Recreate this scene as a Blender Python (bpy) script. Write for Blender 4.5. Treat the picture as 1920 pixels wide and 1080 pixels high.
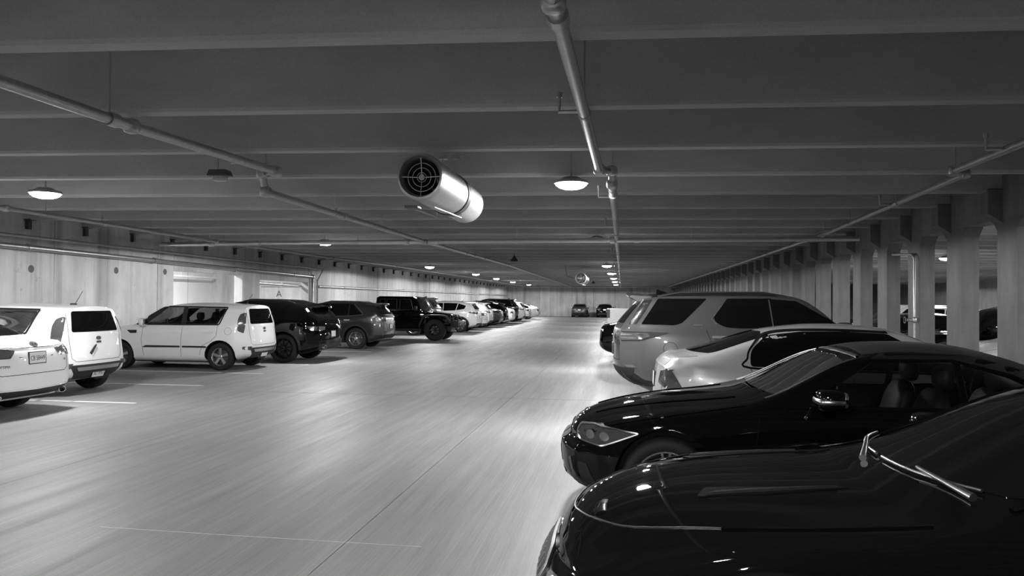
import bpy, bmesh, math, random
import numpy as np
from mathutils import Vector, Matrix
from mathutils.bvhtree import BVHTree
random.seed(7)
PI = math.pi
for o in list(bpy.data.objects): bpy.data.objects.remove(o)
scn = bpy.context.scene
COL = scn.collection

# ------------------------------------------------------------------ camera
CAM_H = 1.70
FPX = 1450.0
cam_d = bpy.data.cameras.new('camera'); cam = bpy.data.objects.new('camera', cam_d); COL.objects.link(cam)
cam_d.sensor_width = 36.0; cam_d.lens = FPX/1920*36.0; cam_d.clip_start = .05; cam_d.clip_end = 400
def cam_matrix(vpx=1165.0, vpy=566.0, roll=0.006):
    d = Vector(((vpx-960)/FPX, -(vpy-540)/FPX, 1.0)).normalized()      # aisle direction in (right, up, forward)
    u = Vector((roll, 1, 0)); u = (u-d*u.dot(d)).normalized()
    r = u.cross(d)
    if r.x < 0: r = -r
    R = Vector((r.x, d.x, u.x)); U = Vector((r.y, d.y, u.y)); Fw = Vector((r.z, d.z, u.z))
    m = Matrix((R, U, -Fw)).transposed().to_4x4()
    m.translation = (0, 0, CAM_H)
    return m
cam.matrix_world = cam_matrix()
scn.camera = cam

# ------------------------------------------------------------------ world, exposure
w = bpy.data.worlds.new('world'); scn.world = w; w.use_nodes = True
w.node_tree.nodes['Background'].inputs[0].default_value = (.5, .5, .5, 1)
w.node_tree.nodes['Background'].inputs[1].default_value = .02
vs = scn.view_settings
vs.view_transform = 'Standard'; vs.look = 'None'; vs.gamma = 1; vs.use_curve_mapping = False
vs.exposure = 0.0
LAMP_W = 950.0      # watts of each ceiling luminaire

# ------------------------------------------------------------------ materials
MATS = {}
def nodes(name):
    m = bpy.data.materials.new(name); m.use_nodes = True
    nt = m.node_tree; return m, nt, nt.nodes['Principled BSDF']
def g(v): return (v, v, v, 1)
def plain(name, v, rough=.5, metal=0., coat=0., spec=.5, coat_rough=.03, emit=None, grain=0.02, gscale=40):
    m, nt, b = nodes(name)
    b.inputs['Base Color'].default_value = g(v); b.inputs['Roughness'].default_value = rough
    b.inputs['Metallic'].default_value = metal; b.inputs['Specular IOR Level'].default_value = spec
    b.inputs['Coat Weight'].default_value = coat; b.inputs['Coat Roughness'].default_value = coat_rough
    if grain:
        tc = nt.nodes.new('ShaderNodeTexCoord'); n = nt.nodes.new('ShaderNodeTexNoise'); n.inputs['Scale'].default_value = gscale
        nt.links.new(tc.outputs['Object'], n.inputs['Vector'])
        mr = nt.nodes.new('ShaderNodeMapRange'); mr.inputs['To Min'].default_value = v*(1-grain*2); mr.inputs['To Max'].default_value = v*(1+grain*2)
        nt.links.new(n.outputs['Fac'], mr.inputs['Value']); nt.links.new(mr.outputs[0], b.inputs['Base Color'])
    if emit:
        b.inputs['Emission Color'].default_value = g(1); b.inputs['Emission Strength'].default_value = emit
    MATS[name] = m; return m
def concrete(name, v, var=.25, rough=.75, scale=1.0, streak=(1, 1, 1), vstain=0., bump=.15, fine=60, sheen=None, tine=0):
    m, nt, b = nodes(name); N = nt.nodes.new; L = nt.links.new
    tc = N('ShaderNodeTexCoord')
    def noise(sc, st, det=5, off=0):
        mp = N('ShaderNodeMapping'); mp.inputs['Scale'].default_value = st; mp.inputs['Location'].default_value = (off, off*.7, off*.3)
        L(tc.outputs['Object'], mp.inputs['Vector'])
        n = N('ShaderNodeTexNoise'); n.inputs['Scale'].default_value = sc; n.inputs['Detail'].default_value = det; n.inputs['Roughness'].default_value = .62
        L(mp.outputs[0], n.inputs['Vector']); return n.outputs['Fac']
    def mr(x, a, c, lo, hi):
        r = N('ShaderNodeMapRange'); r.inputs['From Min'].default_value = a; r.inputs['From Max'].default_value = c
        r.inputs['To Min'].default_value = lo; r.inputs['To Max'].default_value = hi; L(x, r.inputs['Value']); return r.outputs[0]
    def mul(a, c):
        r = N('ShaderNodeMath'); r.operation = 'MULTIPLY'; L(a, r.inputs[0]); L(c, r.inputs[1]); return r.outputs[0]
    big = mr(noise(.35*scale, (1, 1, 1)), .3, .7, 1-var, 1+var*.6)
    st = mr(noise(2.2*scale, streak, off=3), .3, .7, 1-var*.7, 1+var*.5)
    fi = mr(noise(fine, (1, 1, 1), 2), .3, .7, .92, 1.06)
    c = mul(mul(big, st), fi)
    if tine:
        c = mul(c, mr(noise(70, (1, .012, 1), 3, 4), .3, .7, 1-tine, 1+tine)); c = mul(c, mr(noise(9, (1, .05, 1), 4, 8), .35, .7, 1+tine*.6, 1-tine))
    if vstain:
        vsn = mr(noise(1.3, (1.6, 1.6, .06), 4, 9), .52, .74, 1, 1-vstain); c = mul(c, vsn)
        sp = mr(noise(4.5, (1, 1, 1), 3, 5), .62, .78, 1, 1-vstain*.6); c = mul(c, sp)
    val = N('ShaderNodeMath'); val.operation = 'MULTIPLY'; val.inputs[1].default_value = v; L(c, val.inputs[0])
    L(val.outputs[0], b.inputs['Base Color'])
    b.inputs['Roughness'].default_value = rough
    if sheen: L(mr(noise(.9*scale, streak, off=6), .35, .65, sheen[0], sheen[1]), b.inputs['Roughness'])
    bp = N('ShaderNodeBump'); bp.inputs['Strength'].default_value = bump; bp.inputs['Distance'].default_value = .01
    hh = noise(30, streak if streak != (1, 1, 1) else (1, 1, 1), 3, 2); L(hh, bp.inputs['Height']); L(bp.outputs[0], b.inputs['Normal'])
    MATS[name] = m; return m
concrete('floor', .215, .13, .6, 1.0, (4.5, .25, 1), bump=.10, sheen=(.52, .62), tine=.16)
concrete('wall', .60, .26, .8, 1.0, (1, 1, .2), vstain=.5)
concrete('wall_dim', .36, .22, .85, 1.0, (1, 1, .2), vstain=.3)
concrete('beam', .41, .16, .85, 1.0, (.3, 1, 1))
concrete('pillar', .20, .34, .8, 1.3, (1, 1, .25), vstain=.25)
plain('white_wall', .80, .6, grain=.03, gscale=2)
plain('joint', .10, .9)
plain('stripe', .62, .7, grain=.15, gscale=14)
plain('galv', .42, .38, .75, grain=.12, gscale=25)
plain('galv_bright', .62, .32, .85, grain=.05, gscale=6)
plain('steel_dark', .06, .45, .3)
plain('patch', .14, .9, grain=.1)
plain('door_grey', .30, .55)
plain('housing', .30, .5, .2)
plain('lens', .9, .3, emit=40.0, grain=0)
plain('lens_off', .45, .25)
plain('black_paint', .002, .3, 0, .7, .0, .025, grain=0)
plain('dark_paint', .022, .28, .35, 1.0, .5, .03, grain=0)
plain('grey_paint', .085, .32, .5, 1.0, .5, .04, grain=0)
plain('silver_paint', .46, .36, .25, 1.0, .5, .03, grain=0)
plain('white_paint', .70, .30, 0, 1.0, .5, .03, grain=0)
plain('soft_top', .008, .85, 0, 0, .2, grain=.2, gscale=300)
plain('rubber', .012, .75, 0, 0, .3, grain=.1)
plain('plastic', .016, .55, 0, 0, .3)
plain('gap', .004, .8, 0, 0, .05, grain=0)
plain('chrome', .80, .10, 1.0, grain=0)
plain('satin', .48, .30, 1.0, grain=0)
plain('rim_silver', .58, .25, .9, grain=0)
plain('rim_black', .015, .25, .4, grain=0)
plain('tail_lens', .07, .12, 0, 1.0, .5, grain=0)
plain('tail_pale', .10, .12, 0, 1.0, .5, grain=0)
plain('head_lens', .07, .10, .3, 1.0, grain=0)
plain('lamp_in', .62, .18, .9, grain=0)
plain('glass_dark', .003, .03, 0, 0, .28, grain=0)
plain('plate', .62, .4, grain=.05)
plain('ink', .03, .5, grain=0)
plain('interior', .018, .7)
plain('seat', .018, .55)
plain('seat_pale', .10, .55)
plain('leaf', .3, .6)
def clear_glass():
    m, nt, b = nodes('glass_clear'); N = nt.nodes.new; L = nt.links.new
    t = N('ShaderNodeBsdfTransparent'); t.inputs[0].default_value = g(.42)
    gl = N('ShaderNodeBsdfGlossy'); gl.inputs['Roughness'].default_value = .02
    fr = N('ShaderNodeFresnel'); fr.inputs['IOR'].default_value = 1.5
    mx = N('ShaderNodeMixShader'); L(fr.outputs[0], mx.inputs[0]); L(t.outputs[0], mx.inputs[1]); L(gl.outputs[0], mx.inputs[2])
    L(mx.outputs[0], nt.nodes['Material Output'].inputs[0]); nt.nodes.remove(b); MATS['glass_clear'] = m
clear_glass()

# ------------------------------------------------------------------ mesh helpers
def link(o, parent=None):
    COL.objects.link(o)
    if parent is not None: o.parent = parent
    return o
def empty(name, loc=(0, 0, 0), rz=0., parent=None):
    o = bpy.data.objects.new(name, None); o.location = loc; o.rotation_euler = (0, 0, rz); o.empty_display_size = .2
    return link(o, parent)
def tag(o, label=None, cat=None, group=None, kind=None):
    if label: o['label'] = label
    if cat: o['category'] = cat
    if group: o['group'] = group
    if kind: o['kind'] = kind
    return o
class MB:
    def __init__(s): s.v = []; s.f = []
    def add(s, vs, fs):
        n = len(s.v); s.v += [tuple(x) for x in vs]; s.f += [tuple(i+n for i in f) for f in fs]; return s
    def box(s, x0, x1, y0, y1, z0, z1):
        return s.add([(x0,y0,z0),(x1,y0,z0),(x1,y1,z0),(x0,y1,z0),(x0,y0,z1),(x1,y0,z1),(x1,y1,z1),(x0,y1,z1)],
                     [(0,3,2,1),(4,5,6,7),(0,1,5,4),(1,2,6,5),(2,3,7,6),(3,0,4,7)])
    def tube(s, pts, r, n=10, caps=True):
        P = [Vector(p) for p in pts]; m = len(P); rs = r if isinstance(r, (list, tuple)) else [r]*m
        rings = []; side = None
        for i in range(m):
            t = (P[min(i+1, m-1)]-P[max(i-1, 0)]).normalized()
            if side is None: side = t.orthogonal().normalized()
            else: side = (side-t*side.dot(t)).normalized()
            up = t.cross(side); rings.append([P[i]+(side*math.cos(2*PI*k/n)+up*math.sin(2*PI*k/n))*rs[i] for k in range(n)])
        vs = [v for r_ in rings for v in r_]; fs = []
        for i in range(m-1):
            for k in range(n): fs.append((i*n+k, i*n+(k+1) % n, (i+1)*n+(k+1) % n, (i+1)*n+k))
        if caps: fs.append(tuple(range(n-1, -1, -1))); fs.append(tuple((m-1)*n+k for k in range(n)))
        return s.add(vs, fs)
    def lathe(s, prof, n=32, M=None, closed=False):
        # prof: (axis, radius); axis along local y
        M = M or Matrix.Identity(4); vs = []; fs = []; m = len(prof)
        for a, r in prof:
            for k in range(n):
                t = 2*PI*k/n; vs.append(M @ Vector((r*math.cos(t), a, r*math.sin(t))))
        for i in range(m if closed else m-1):
            j = (i+1) % m
            for k in range(n): fs.append((i*n+k, i*n+(k+1) % n, j*n+(k+1) % n, j*n+k))
        return s.add(vs, fs)
    def prism(s, poly, a0, a1, axis='y'):
        n = len(poly)
        def P(u, w_, a): return {'y': (u, a, w_), 'x': (a, u, w_), 'z': (u, w_, a)}[axis]
        vs = [P(u, w_, a0) for u, w_ in poly]+[P(u, w_, a1) for u, w_ in poly]
        fs = [tuple(range(n)), tuple(range(2*n-1, n-1, -1))]+[(i, i+n, (i+1) % n+n, (i+1) % n) for i in range(n)]
        return s.add(vs, fs)
    def blob(s, c, size, p=2.6, nu=14, nv=10, M=None):
        def sg(x, e): return math.copysign(abs(x)**e, x)
        e = 2/p; vs = []; fs = []
        for j in range(nv+1):
            ph = -PI/2+PI*j/nv
            for i in range(nu):
                th = 2*PI*i/nu
                q = Vector((sg(math.cos(ph), e)*sg(math.cos(th), e)*size[0], sg(math.cos(ph), e)*sg(math.sin(th), e)*size[1], sg(math.sin(ph), e)*size[2]))
                if M: q = M @ q
                vs.append(q+Vector(c))
        for j in range(nv):
            for i in range(nu): fs.append((j*nu+i, j*nu+(i+1) % nu, (j+1)*nu+(i+1) % nu, (j+1)*nu+i))
        return s.add(vs, fs)
    def mesh(s, name, mat, smooth=None, bevel=0., seg=2):
        bm = bmesh.new(); vv = [bm.verts.new(v) for v in s.v]
        for f in s.f:
            try: bm.faces.new([vv[i] for i in f])
            except ValueError: pass
        bmesh.ops.remove_doubles(bm, verts=bm.verts, dist=1e-5)
        bmesh.ops.recalc_face_normals(bm, faces=bm.faces)
        if bevel: bmesh.ops.bevel(bm, geom=list(bm.edges), offset=bevel, segments=seg, affect='EDGES', profile=.6, clamp_overlap=True)
        me = bpy.data.meshes.new(name); bm.to_mesh(me); bm.free()
        me.materials.append(MATS[mat] if isinstance(mat, str) else mat)
        if smooth:
            me.polygons.foreach_set('use_smooth', [True]*len(me.polygons)); me.set_sharp_from_angle(angle=math.radians(smooth))
        return me
    def build(s, name, mat, parent=None, smooth=None, bevel=0., seg=2):
        return link(bpy.data.objects.new(name, s.mesh(name, mat, smooth, bevel, seg)), parent)
def inst(src, parent=None, loc=None, rot=None, name=None):
    o = src.copy() if isinstance(src, bpy.types.Object) else bpy.data.objects.new(name or src.name, src)
    if loc is not None: o.location = loc
    if rot is not None: o.rotation_euler = rot
    return link(o, parent)
def copy_tree(o, parent=None):
    c = o.copy(); COL.objects.link(c); c.parent = parent
    if parent is not None: c.matrix_parent_inverse = o.matrix_parent_inverse.copy()
    for ch in o.children: copy_tree(ch, c)
    return c
def text_mesh(body, size, mat, name='lettering', depth=.001):
    cu = bpy.data.curves.new(name, 'FONT'); cu.body = body; cu.size = size; cu.align_x = 'CENTER'; cu.align_y = 'CENTER'; cu.extrude = depth
    t = bpy.data.objects.new('tmp', cu); COL.objects.link(t)
    dg = bpy.context.evaluated_depsgraph_get(); me = bpy.data.meshes.new_from_object(t.evaluated_get(dg)); me.name = name
    bpy.data.objects.remove(t); bpy.data.curves.remove(cu)
    me.materials.clear(); me.materials.append(MATS[mat]); return me
# ------------------------------------------------------------------ the garage: floor, ceiling, walls
XR = 5.6          # aisle face of the pillar wall
XL = -12.9        # left wall
YF = 88.0         # far wall
Y0 = -14.0
X2 = 25.0         # far side of the neighbouring bay
PITCH = 1.829     # stem spacing of the double tees
SKEW = .048; CROSS = .0; SOFF = 3.40; STEM = .62
def soffit(x): return SOFF+CROSS*(x+1)
floor = MB().box(XL-6.5, X2+.3, Y0-.3, YF+.3, -.30, -.012).build('floor', 'joint'); tag(floor, kind='structure')
xs = [XL-6.5, -5.55, -1.9, XR, 15.0, X2+.3]; ys = [Y0-.3, -7.0, 2.6, 13.42, 24.4, 35.4, 46.3, 57.3, 68.3, YF+.3]
for i in range(len(xs)-1):
    for j in range(len(ys)-1):
        q = .003
        MB().box(xs[i]+q, xs[i+1]-q, ys[j]+.009, ys[j+1]-.009, -.05, 0).build('slab', 'floor', floor)
for pts in ([(-3.81, 5.28), (-2.9, 5.25), (-1.35, 5.22)],):
    MB().add([(p[0], p[1]-.004, .001) for p in pts]+[(p[0], p[1]+.004, .001) for p in pts], [(k, k+1, k+4, k+3) for k in range(2)]).build('scratch', 'stripe', floor)
# worn stall stripes
def stripe(x0, x1, y, wd=.085):
    rnd = random.Random(int(y*10)); m = MB(); x = x0
    while x < x1:
        l = min(rnd.uniform(.5, 1.3), x1-x); m.box(x, x+l, y-wd/2*rnd.uniform(.7, 1), y+wd/2*rnd.uniform(.7, 1), .0, .002); x += l+rnd.choice([0, 0, .04, .1])
    return m.build('stall_stripe', 'stripe', floor)
for k in range(16): stripe(-12.6, -8.05 if k else -7.75, 11.54+2.56*k)
for k in range(12): stripe(.3, 5.0, 5.0+2.85*k)

ceil = MB().box(XL-.3, X2+.3, Y0-.3, YF+.3, 0, .2).build('ceiling', 'beam'); tag(ceil, kind='structure')
ceil.location = (0, 0, soffit(0)+STEM-.02); ceil.rotation_euler = (0, -math.atan(CROSS), 0)
prof = [(-.075, -STEM), (.075, -STEM), (.09, -STEM+.03), (.115, .02), (-.115, .02), (-.09, -STEM+.03)]   # (y, z) section of one stem
Lm = abs(XL)+XR
bm_main = MB().prism(prof, XL-.02, XR+.02, 'x').mesh('beam', 'beam')
bm_side = MB().prism(prof, XR+.28, X2+.1, 'x').mesh('beam', 'beam')
STEMS = []
n = -10
while True:
    y = 4.85+PITCH*n
    if y > YF+.5: break
    STEMS.append(y)
    a = inst(bm_main, ceil, (0, y+SKEW, .0), (0, 0, math.atan(SKEW)), 'beam')
    if y < 70: inst(bm_side, ceil, (0, y+SKEW, .0), (0, 0, math.atan(SKEW)), 'beam')
    n += 1

# right pillar wall
wr = MB().box(XR, XR+.27, Y0, YF, 2.98, 4.15).build('wall_right', 'pillar'); tag(wr, kind='structure')
pm = MB().prism([(-.30, 0), (.30, 0), (.30, 2.82), (.47, 2.985), (-.47, 2.985), (-.30, 2.82)], 0, .27, 'x').mesh('pillar', 'pillar')
cm = MB().prism([(0, .50), (-.21, .50), (-.21, .14), (0, 0)], -.125, .125, 'y').mesh('corbel', 'pillar')
pad = MB().box(-.20, 0, -.11, .11, .50, .512).mesh('bearing_pad', 'steel_dark')
for y in STEMS:
    yy = y+SKEW*(XR+1)
    if yy > YF-1: continue
    inst(pm, wr, (XR, yy-.24, 0), None, 'pillar')
    c = inst(cm, wr, (XR, yy, 2.92), None, 'corbel')
    inst(pad, c, (0, 0, 0), None, 'bearing_pad')
# far bay back wall and end walls
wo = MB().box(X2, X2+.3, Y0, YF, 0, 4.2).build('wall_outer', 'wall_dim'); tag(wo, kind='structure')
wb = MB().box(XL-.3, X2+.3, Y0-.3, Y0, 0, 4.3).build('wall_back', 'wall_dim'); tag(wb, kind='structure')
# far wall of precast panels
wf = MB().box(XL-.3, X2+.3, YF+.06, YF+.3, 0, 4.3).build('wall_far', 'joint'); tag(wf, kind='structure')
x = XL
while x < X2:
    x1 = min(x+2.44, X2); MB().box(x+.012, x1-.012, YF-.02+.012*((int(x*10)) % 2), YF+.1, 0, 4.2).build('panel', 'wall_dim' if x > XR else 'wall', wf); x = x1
# left wall: precast panels round two openings
O1 = (20.9, 25.0, 2.50); O2 = (26.3, 30.65, 2.40)
wl = MB().box(XL-.28, XL-.06, Y0, O1[0]-.02, 0, 4.2).box(XL-.28, XL-.06, O1[1]+.02, O2[0]-.02, 0, 4.2).box(XL-.28, XL-.06, O2[1]+.02, YF, 0, 4.2)
wl = wl.box(XL-.28, XL-.06, O1[0]-.02, O1[1]+.02, O1[2]+.02, 4.2).box(XL-.28, XL-.06, O2[0]-.02, O2[1]+.02, O2[2]+.02, 4.2).build('wall_left', 'joint'); tag(wl, kind='structure')
cuts = [Y0, -9.5, -5.9, -2.2, 1.5, 5.1, 8.8, 12.4, 16.1, 20.1, O1[0], O1[1], O2[0], O2[1], 33.6, 36.6, 39.6, 43.2, 46.8, 50.4, 54, 57.7, 61.3, 65, 68.6, 72.3, 76, 79.6, 83.3, YF]
for i in range(len(cuts)-1):
    a, b = cuts[i]+.010, cuts[i+1]-.010
    z0 = O1[2] if cuts[i] == O1[0] else O2[2] if cuts[i] == O2[0] else 0
    MB().box(XL-.30, XL, a, b, z0, 4.2).build('panel', 'wall', wl)
for y, z in ((12.4, 2.30), (15.4, 2.32), (18.3, 2.40), (20.45, 2.45)):
    MB().lathe([(0, .0), (0, .085), (.006, .085), (.006, 0)], 20, Matrix.Translation((XL, y, z)) @ Matrix.Rotation(-PI/2, 4, 'Z')).build('tie_patch', 'patch', wl)
bk = MB().box(0, .08, -.05, .05, -.22, 0).box(0, .16, -.09, .09, -.03, .0).mesh('bearing_bracket', 'steel_dark')
for y in STEMS:
    yy = y+SKEW*(XL+1); inst(bk, wl, (XL, yy, soffit(XL)), None, 'bearing_bracket')
# vestibule behind the openings
RX = -18.6
wv = MB().box(RX-.2, RX, 16, 38, 0, 4.2).build('wall_vestibule', 'white_wall'); tag(wv, kind='structure')
for y in (25.2, 28.3, 31.2): MB().box(RX-.01, RX+.004, y-.006, y+.006, 0, 4.1).build('seam', 'joint', wv)
w1 = MB().box(RX, XL-.3, 15.8, 16, 0, 4.2).build('wall_vestibule_near', 'white_wall'); tag(w1, kind='structure')
w2 = MB().box(RX, XL-.3, 38, 38.2, 0, 4.2).build('wall_vestibule_far', 'wall'); tag(w2, kind='structure')
w3 = MB().box(RX, XL-.28, 15.8, 38.2, 4.0, 4.2).build('ceiling_vestibule', 'white_wall'); tag(w3, kind='structure')
w4 = MB().box(RX, XL-.3, 33.2, 33.4, 0, 4.0).build('wall_lobby', 'wall'); tag(w4, kind='structure')
# ------------------------------------------------------------------ luminaires
def slab_z(x): return soffit(x)+STEM-.035
LZ = 3.16
lamp_house = MB().lathe([(.0, 0), (.0, .10), (.035, .15), (.05, .215), (.085, .225), (.085, .20), (.075, 0)][::1], 28, Matrix.Rotation(-PI/2, 4, 'X')).mesh('housing', 'housing', 40)
# the lathe axis is y; rotated so that +axis points down
lamp_lens = MB().lathe([(.078, .205), (.105, .20), (.135, .16), (.155, .10), (.162, 0)], 28, Matrix.Rotation(-PI/2, 4, 'X')).mesh('lens', 'lens', 40)
def lamp(x, y, label, group, power=None, z=LZ, lit=True):
    e = empty('ceiling_light', (x, y, z+.165)); tag(e, label, 'ceiling light', group)
    inst(lamp_house, e, (0, 0, .0), None, 'housing')
    ln = inst(lamp_lens, e, (0, 0, .0), None, 'lens')
    top = slab_z(x)-(z+.165)
    MB().tube([(0, 0, -.01), (0, 0, top+.03)], .013, 8).lathe([(top-.03, .0), (top-.03, .05), (top+.02, .05)], 12, Matrix.Rotation(PI/2, 4, 'X')).build('stem', 'galv', e)
    ld = bpy.data.lights.new('lamp_glow', 'SPOT'); ld.spot_size = math.radians(178); ld.spot_blend = .06; ld.shadow_soft_size = .16; ld.energy = power or LAMP_W
    lo = bpy.data.objects.new('lamp_glow', ld); lo.location = (0, 0, -.175); link(lo, e)
    return e
RL = [(-.65, -8.0), (-.65, 1.0), (-.66, 10.1), (-.60, 19.2), (-.62, 33.3), (-.55, 42.3), (-.52, 51), (-.5, 60), (-.5, 70), (-.5, 80)]
LL = [(-8.5, -8.0), (-8.5, 1.2), (-8.5, 10.4), (-8.0, 20.1), (-8.8, 34.9), (-8.4, 44.3), (-8.6, 53), (-8.7, 62), (-8.6, 72), (-8.7, 81)]
for i, (x, y) in enumerate(RL):
    lamp(x, y, {2: 'lit round ceiling light between the near jet fan and the jog of the centre pipe', 3: 'lit round ceiling light just beyond the main pipe that crosses the aisle'}.get(i, 'lit round ceiling light in the long row beside the centre sprinkler pipe'), 'lights along the right side of the aisle')
for i, (x, y) in enumerate(LL):
    lamp(x, y, {2: 'lit round ceiling light above the tail of the white sedan', 3: 'lit round ceiling light above the tail of the black crossover', 4: 'lit round ceiling light between the off-road pickup and the dark wagon'}.get(i, 'lit round ceiling light in the row above the cars along the left wall'), 'lights along the left side of the aisle')
for x, y in [(10.7, 0), (10.7, 9.3), (10.7, 18.5), (10.7, 27.5), (10.7, 36), (17.7, 18.5), (17.7, 27.5), (17.7, 36), (19.0, 46), (17.6, 59)]:
    lamp(x, y, 'lit round ceiling light in the neighbouring bay behind the pillar wall', 'lights beyond the pillars', LAMP_W*1.2)
# tube lights of the vestibule
for y in (19.5, 23.5, 28.5, 35.5):
    t = empty('tube_light', (-15.6, y, 3.86)); tag(t, 'white tube light on the ceiling of the bright room behind the left wall', 'ceiling light', 'vestibule tube lights')
    MB().box(-.09, .09, -.65, .65, .06, .145).build('housing', 'white_wall', t)
    MB().tube([(0, -.6, .03), (0, .6, .03)], .028, 10).build('tube', 'lens', t)
    ld = bpy.data.lights.new('tube_glow', 'AREA'); ld.shape = 'RECTANGLE'; ld.size = .15; ld.size_y = 1.2; ld.energy = 260
    lo = bpy.data.objects.new('tube_glow', ld); lo.location = (0, 0, -.01); link(lo, t)
# unlit fixture hung on a pole
e = empty('unlit_fixture', (-4.75, 8.62, 3.10)); tag(e, 'small dark unlit fixture hanging on a pole behind the sprinkler pipe', 'ceiling light')
MB().tube([(-.03, 0, .1), (-.03, 0, slab_z(-4.75)-3.10)], .012, 8).build('pole', 'galv', e)
MB().prism([(-.13, .06), (.13, .06), (.10, .13), (-.10, .13)], -.08, .08, 'y').build('housing', 'steel_dark', e, bevel=.006)
MB().blob((0, 0, .035), (.085, .06, .04), 4).build('lens', 'lens_off', e, 50)
# bell shaped fixtures further down
for x, y in ((-3.75, 27.0), (-2.15, 60.0)):
    e = empty('bell_fixture', (x, y, 3.10)); tag(e, 'small dark bell-shaped fixture hanging from the beams '+('above the middle of the aisle' if y < 40 else 'beside the far jet fan'), 'ceiling light')
    MB().lathe([(0, .13), (.06, .12), (.14, .05), (.2, .03), (.2, 0)], 16, Matrix.Rotation(PI/2, 4, 'X')).build('shade', 'steel_dark', e, 40)
    MB().tube([(0, 0, .19), (0, 0, slab_z(x)-3.10+.03)], .010, 6).build('cord', 'steel_dark', e)

# ------------------------------------------------------------------ sprinkler pipes
def pipe_run(label, pts, r=.05, hang=3.2, group=None, mat='galv', heads=4.5, couple=6.4, hoff=.0, name='sprinkler_pipe'):
    P = [Vector(p) for p in pts]
    e = empty(name, tuple(P[0])); tag(e, label, 'pipe', group)
    o = P[0]; Q = [p-o for p in P]
    MB().tube(Q, r, 12).build('pipe', mat, e, 50)
    # fittings at every bend
    for q in Q[1:-1]: MB().blob(q, (r*1.45,)*3, 3).build('elbow', mat, e, 60)
    def along(d):
        for a, b in zip(Q[:-1], Q[1:]):
            l = (b-a).length
            if d <= l: return a+(b-a)*(d/l), (b-a).normalized()
            d -= l
        return Q[-1], (Q[-1]-Q[-2]).normalized()
    tot = sum((b-a).length for a, b in zip(Q[:-1], Q[1:]))
    d = couple*.6
    while d < tot-.3:
        p, t = along(d)
        if abs(t.z) < .3: MB().tube([p-t*.06, p+t*.06], r*1.32, 12).build('coupling', mat, e, 50)
        d += couple
    d = hang*.4+hoff
    while hang and d < tot-.2:
        p, t = along(d)
        if abs(t.z) < .3:
            wp = p+o; zt = slab_z(wp.x)+.02-o.z
            k = (wp.y-SKEW*(wp.x+1)-STEMS[0])/PITCH
            if abs(k-round(k))*PITCH < .12: zt = soffit(wp.x)+.01-o.z
            MB().tube([p+Vector((0, 0, r*.4)), (p.x, p.y, zt)], .009, 6).tube([p-t*.02, p+t*.02], r*1.18, 12).build('hanger', mat, e)
        d += hang
    d = heads*.75 if heads else 1e9
    while d < tot-.3:
        p, t = along(d)
        if abs(t.z) < .3:
            s_ = Vector((-t.y, t.x, 0))
            MB().tube([p, p+s_*.20, p+s_*.20+Vector((0, 0, .12))], .017, 8).tube([p+s_*.2+Vector((0, 0, .12)), p+s_*.2+Vector((0, 0, .16))], .026, 8).build('sprinkler_head', mat, e)
        d += heads
    return e
PZ = 3.27
pipe_run('thick steel sprinkler pipe running along the aisle beside the right row of lights', [(-.40, -6, PZ+.05), (-.36, 4, PZ), (-.27, 9.2, PZ), (-.12, 9.35, PZ), (-.12, 9.5, PZ-.13), (-.12, 19, PZ-.06), (-.10, 34, PZ-.06), (-.08, 60, PZ-.06), (-.06, 86, PZ-.06)], .048, 3.66)
pipe_run('steel sprinkler pipe above the left half of the aisle, stepping down by a jog', [(-4.75, -4, PZ), (-4.45, 6.5, PZ), (-4.22, 9.0, PZ), (-4.45, 9.1, PZ), (-4.45, 9.2, PZ-.22), (-4.9, 19, PZ-.10), (-4.75, 32.3, PZ-.05), (-4.9, 50, PZ-.05), (-5.1, 86, PZ-.05)], .048, 3.0)
pipe_run('steel sprinkler pipe above the cars parked along the left wall', [(-10.5, -2, PZ-.04), (-10.55, 12, PZ-.04), (-10.75, 19.4, PZ-.04), (-10.6, 27, PZ-.04), (-10.1, 34, PZ-.04), (-9.9, 45, PZ-.04), (-9.9, 86, PZ-.04)], .042, 3.4)
pipe_run('steel sprinkler pipe running close to the pillar wall above the right row of cars', [(3.7, -4, PZ), (3.85, 9.7, PZ), (4.02, 9.8, PZ-.02), (4.55, 18.5, PZ), (4.55, 34, PZ-.03), (4.6, 86, PZ-.03)], .042, 3.1)
pipe_run('thick steel main pipe crossing the whole aisle from wall to wall', [(-12.6, 19.75, PZ-.09), (-11, 19.6, PZ-.09), (-5.4, 19.05, PZ-.09), (-.2, 18.75, PZ-.09), (5.35, 18.5, PZ-.09)], .058, 4.2, mat='galv_bright', heads=0, couple=5)
pipe_run('far steel pipe crossing the aisle in front of the far wall', [(-12.6, 78.2, PZ-.10), (5.35, 78.2, PZ-.10)], .06, 5, heads=0)
# runs fixed to the left wall
pipe_run('large grey pipe fixed high on the left wall, dropping down past the openings', [(XL+.14, -6, 2.82), (XL+.14, 14, 2.78), (XL+.09, 30.9, 2.64), (XL+.09, 30.95, 1.2)], .062, 0, heads=0, couple=4.6, name='wall_pipe')
pipe_run('thin pipe strapped beneath the ceiling along the left wall', [(XL+.42, -6, 3.0), (XL+.42, 16, 2.98), (XL+.42, 30.4, 2.96), (XL+.42, 31.2, 2.96), (XL+.10, 31.4, 2.5), (XL+.10, 31.4, .9)], .030, 3.3, heads=0, couple=7, name='wall_pipe')
pipe_run('long pipe running along the left wall behind the row of cars beyond the openings', [(XL+.07, 31.6, 2.25), (XL+.07, 86, 2.30)], .055, 0, heads=0, couple=5, name='wall_pipe')
pipe_run('white pipe below the ceiling of the bright room behind the left wall', [(RX+.35, 16.5, 2.62), (RX+.35, 32.9, 2.62)], .05, 4, heads=0, mat='white_wall', name='wall_pipe')
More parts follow.
